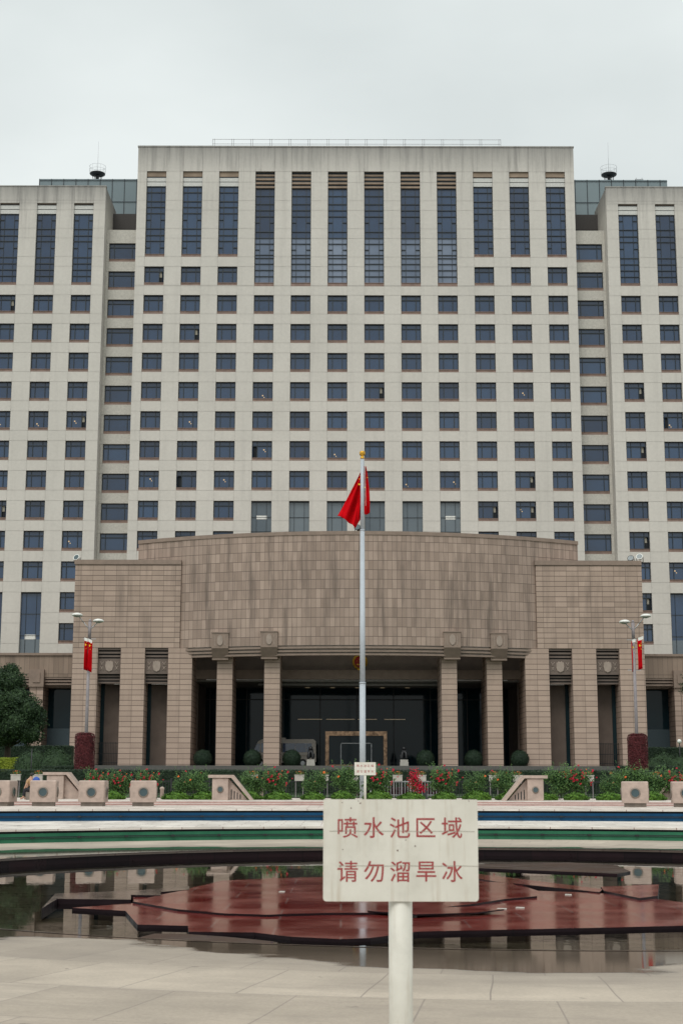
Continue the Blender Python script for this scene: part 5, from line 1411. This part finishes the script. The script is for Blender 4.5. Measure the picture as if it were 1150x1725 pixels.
# ================================================================== SIGNS
def text_mesh(body, size, mat, parent, loc, width, name='lettering', bold=0.006):
    cu_ = bpy.data.curves.new(name, 'FONT'); cu_.body = body; cu_.size = size; cu_.align_x = 'CENTER'; cu_.align_y = 'CENTER'; cu_.extrude = .0006; cu_.offset = bold; cu_.space_character = 1.0
    tmp = bpy.data.objects.new('tmp', cu_); COL.objects.link(tmp)
    dg = bpy.context.evaluated_depsgraph_get(); dg.update()
    me = bpy.data.meshes.new_from_object(tmp.evaluated_get(dg)); bpy.data.objects.remove(tmp)
    xs = [v.co.x for v in me.vertices]; ys = [v.co.y for v in me.vertices]
    cx_, cy_ = (min(xs)+max(xs))/2, (min(ys)+max(ys))/2
    return me, cx_, cy_, max(xs)-min(xs), max(ys)-min(ys)
def sign(Y, xc, ztop_, w, h, post_r, zg, label, k):
    t = thing('notice_sign', (xc, Y, zg), label, 'sign', 'white notice signs of the fountain')
    m = MB(); r = .013*k; n = 5; th = .006*k
    poly = []
    for cx_, cz_, a0 in ((xc+w/2-r, ztop_-h+r, -PI/2), (xc+w/2-r*.3, ztop_-r*.3, 0), (xc-w/2+r*.3, ztop_-r*.3, PI/2), (xc-w/2+r, ztop_-h+r, PI)):
        rr = r if a0 in (-PI/2, PI) else r*.3
        for i in range(n+1): a = a0+PI/2*i/n; poly.append((cx_+rr*math.cos(a), cz_+rr*math.sin(a)))
    f_ = [(x, Y, z) for x, z in poly]; bk = [(x, Y+th, z) for x, z in poly]
    m.face(f_[::1]); m.face(bk[::-1])
    for i in range(len(poly)): j = (i+1) % len(poly); m.face([f_[j], f_[i], bk[i], bk[j]][::-1])
    # horizontal creases of the board: their shading drawn as flat grey strips
    board = m.build('board', M['sign_white'], t)
    m = MB()
    for zf, xa, xb in ((.315, .04, .98), (.655, .10, 1.0)):
        z = ztop_-h*zf; pts = [(xc-w/2+w*(xa+(xb-xa)*i/8), Y-.0008*k, z+.0012*k*math.sin(i*2.1)) for i in range(9)]
        for a, b2 in zip(pts[:-1], pts[1:]): m.face([(a[0],a[1],a[2]-.0009*k),(b2[0],b2[1],b2[2]-.0009*k),(b2[0],b2[1],b2[2]+.0009*k),(a[0],a[1],a[2]+.0009*k)])
    m.build('crease_shade', plain('crease_shade_grey', (.30,.27,.22), .7), board)
    lines = (('喷水池区域', .278, .365), ('请勿溜旱冰', .708, .365))
    xs0, xs1 = .145, .855
    for row, (txt, zf, _) in enumerate(lines):
        for i, ch in enumerate(txt):
            me, cx_, cy_, tw, th_ = text_mesh(ch, 1.0, None, None, None, 0, bold=0.006)
            sc = h*.205/ .93
            o = bpy.data.objects.new('lettering', me); me.materials.clear(); me.materials.append(M['sign_red']); COL.objects.link(o)
            o.parent = board; X = xc - w/2 + w*(.158 + (.832-.158)*i/4); Z = ztop_ - h*zf
            sxx = min(1.0, .93/max(tw,.01))*sc; szz = sc
            o.rotation_euler = (PI/2, 0, 0); o.scale = (sxx, szz, sc)
            o.location = Vector((X - cx_*sxx, Y - .0006 - .0006*sc, Z - cy_*szz)) - wloc(board)
    if k == 1.0:
        m = MB()
        for sx_, sy_, sr_ in ((577,1352,.0020),(607.5,1353,.0028),(604,1349,.0016),(670.5,1432.5,.0034),(700,1425,.0026),(684,1415,.0018),(578,1431,.0020),(592,1361,.0022),(790,1349,.0018),(574,1459,.0022)):
            q_ = at(sx_, sy_, Y=Y-.001); n_ = 9
            m.face([(q_.x+sr_*(1+.3*math.sin(i*2.3+sx_))*math.cos(2*PI*i/n_), Y-.0011, q_.z+sr_*(1+.3*math.cos(i*1.7+sx_))*math.sin(2*PI*i/n_)) for i in range(n_)])
        m.build('rust_spot', plain('rust', (.10,.045,.03), .9, var=.4, scale=40), board)
    m = MB(); m.cyl((xc-.0, Y+th+post_r, zg), (xc-.0, Y+th+post_r, ztop_-.03*k), post_r, n=24); m.build('post', M['sign_white'], t)
    m = MB()
    for zf in (.15, .85): m.box(xc-w*.3, xc+w*.3, Y+th, Y+th+.012*k, ztop_-h*zf-.012*k, ztop_-h*zf+.012*k)
    m.build('bracket', M['sign_white'], t)
sx = at(675.5, 1430, Y=5.7)
sign(5.7, sx.x, at(676,1346.5,Y=5.7).z, .586, at(676,1346,Y=5.7).z-at(676,1518,Y=5.7).z, .045, 0, 'large white notice sign with red Chinese writing on a thick round post in the foreground', 1.0)
sx = at(615.5, 1295, Y=56)
sign(56, sx.x, at(616,1284,Y=56).z, .80, .48, .045, .74, 'small distant white notice sign with red Chinese writing at the foot of the flagpole', 1.25)
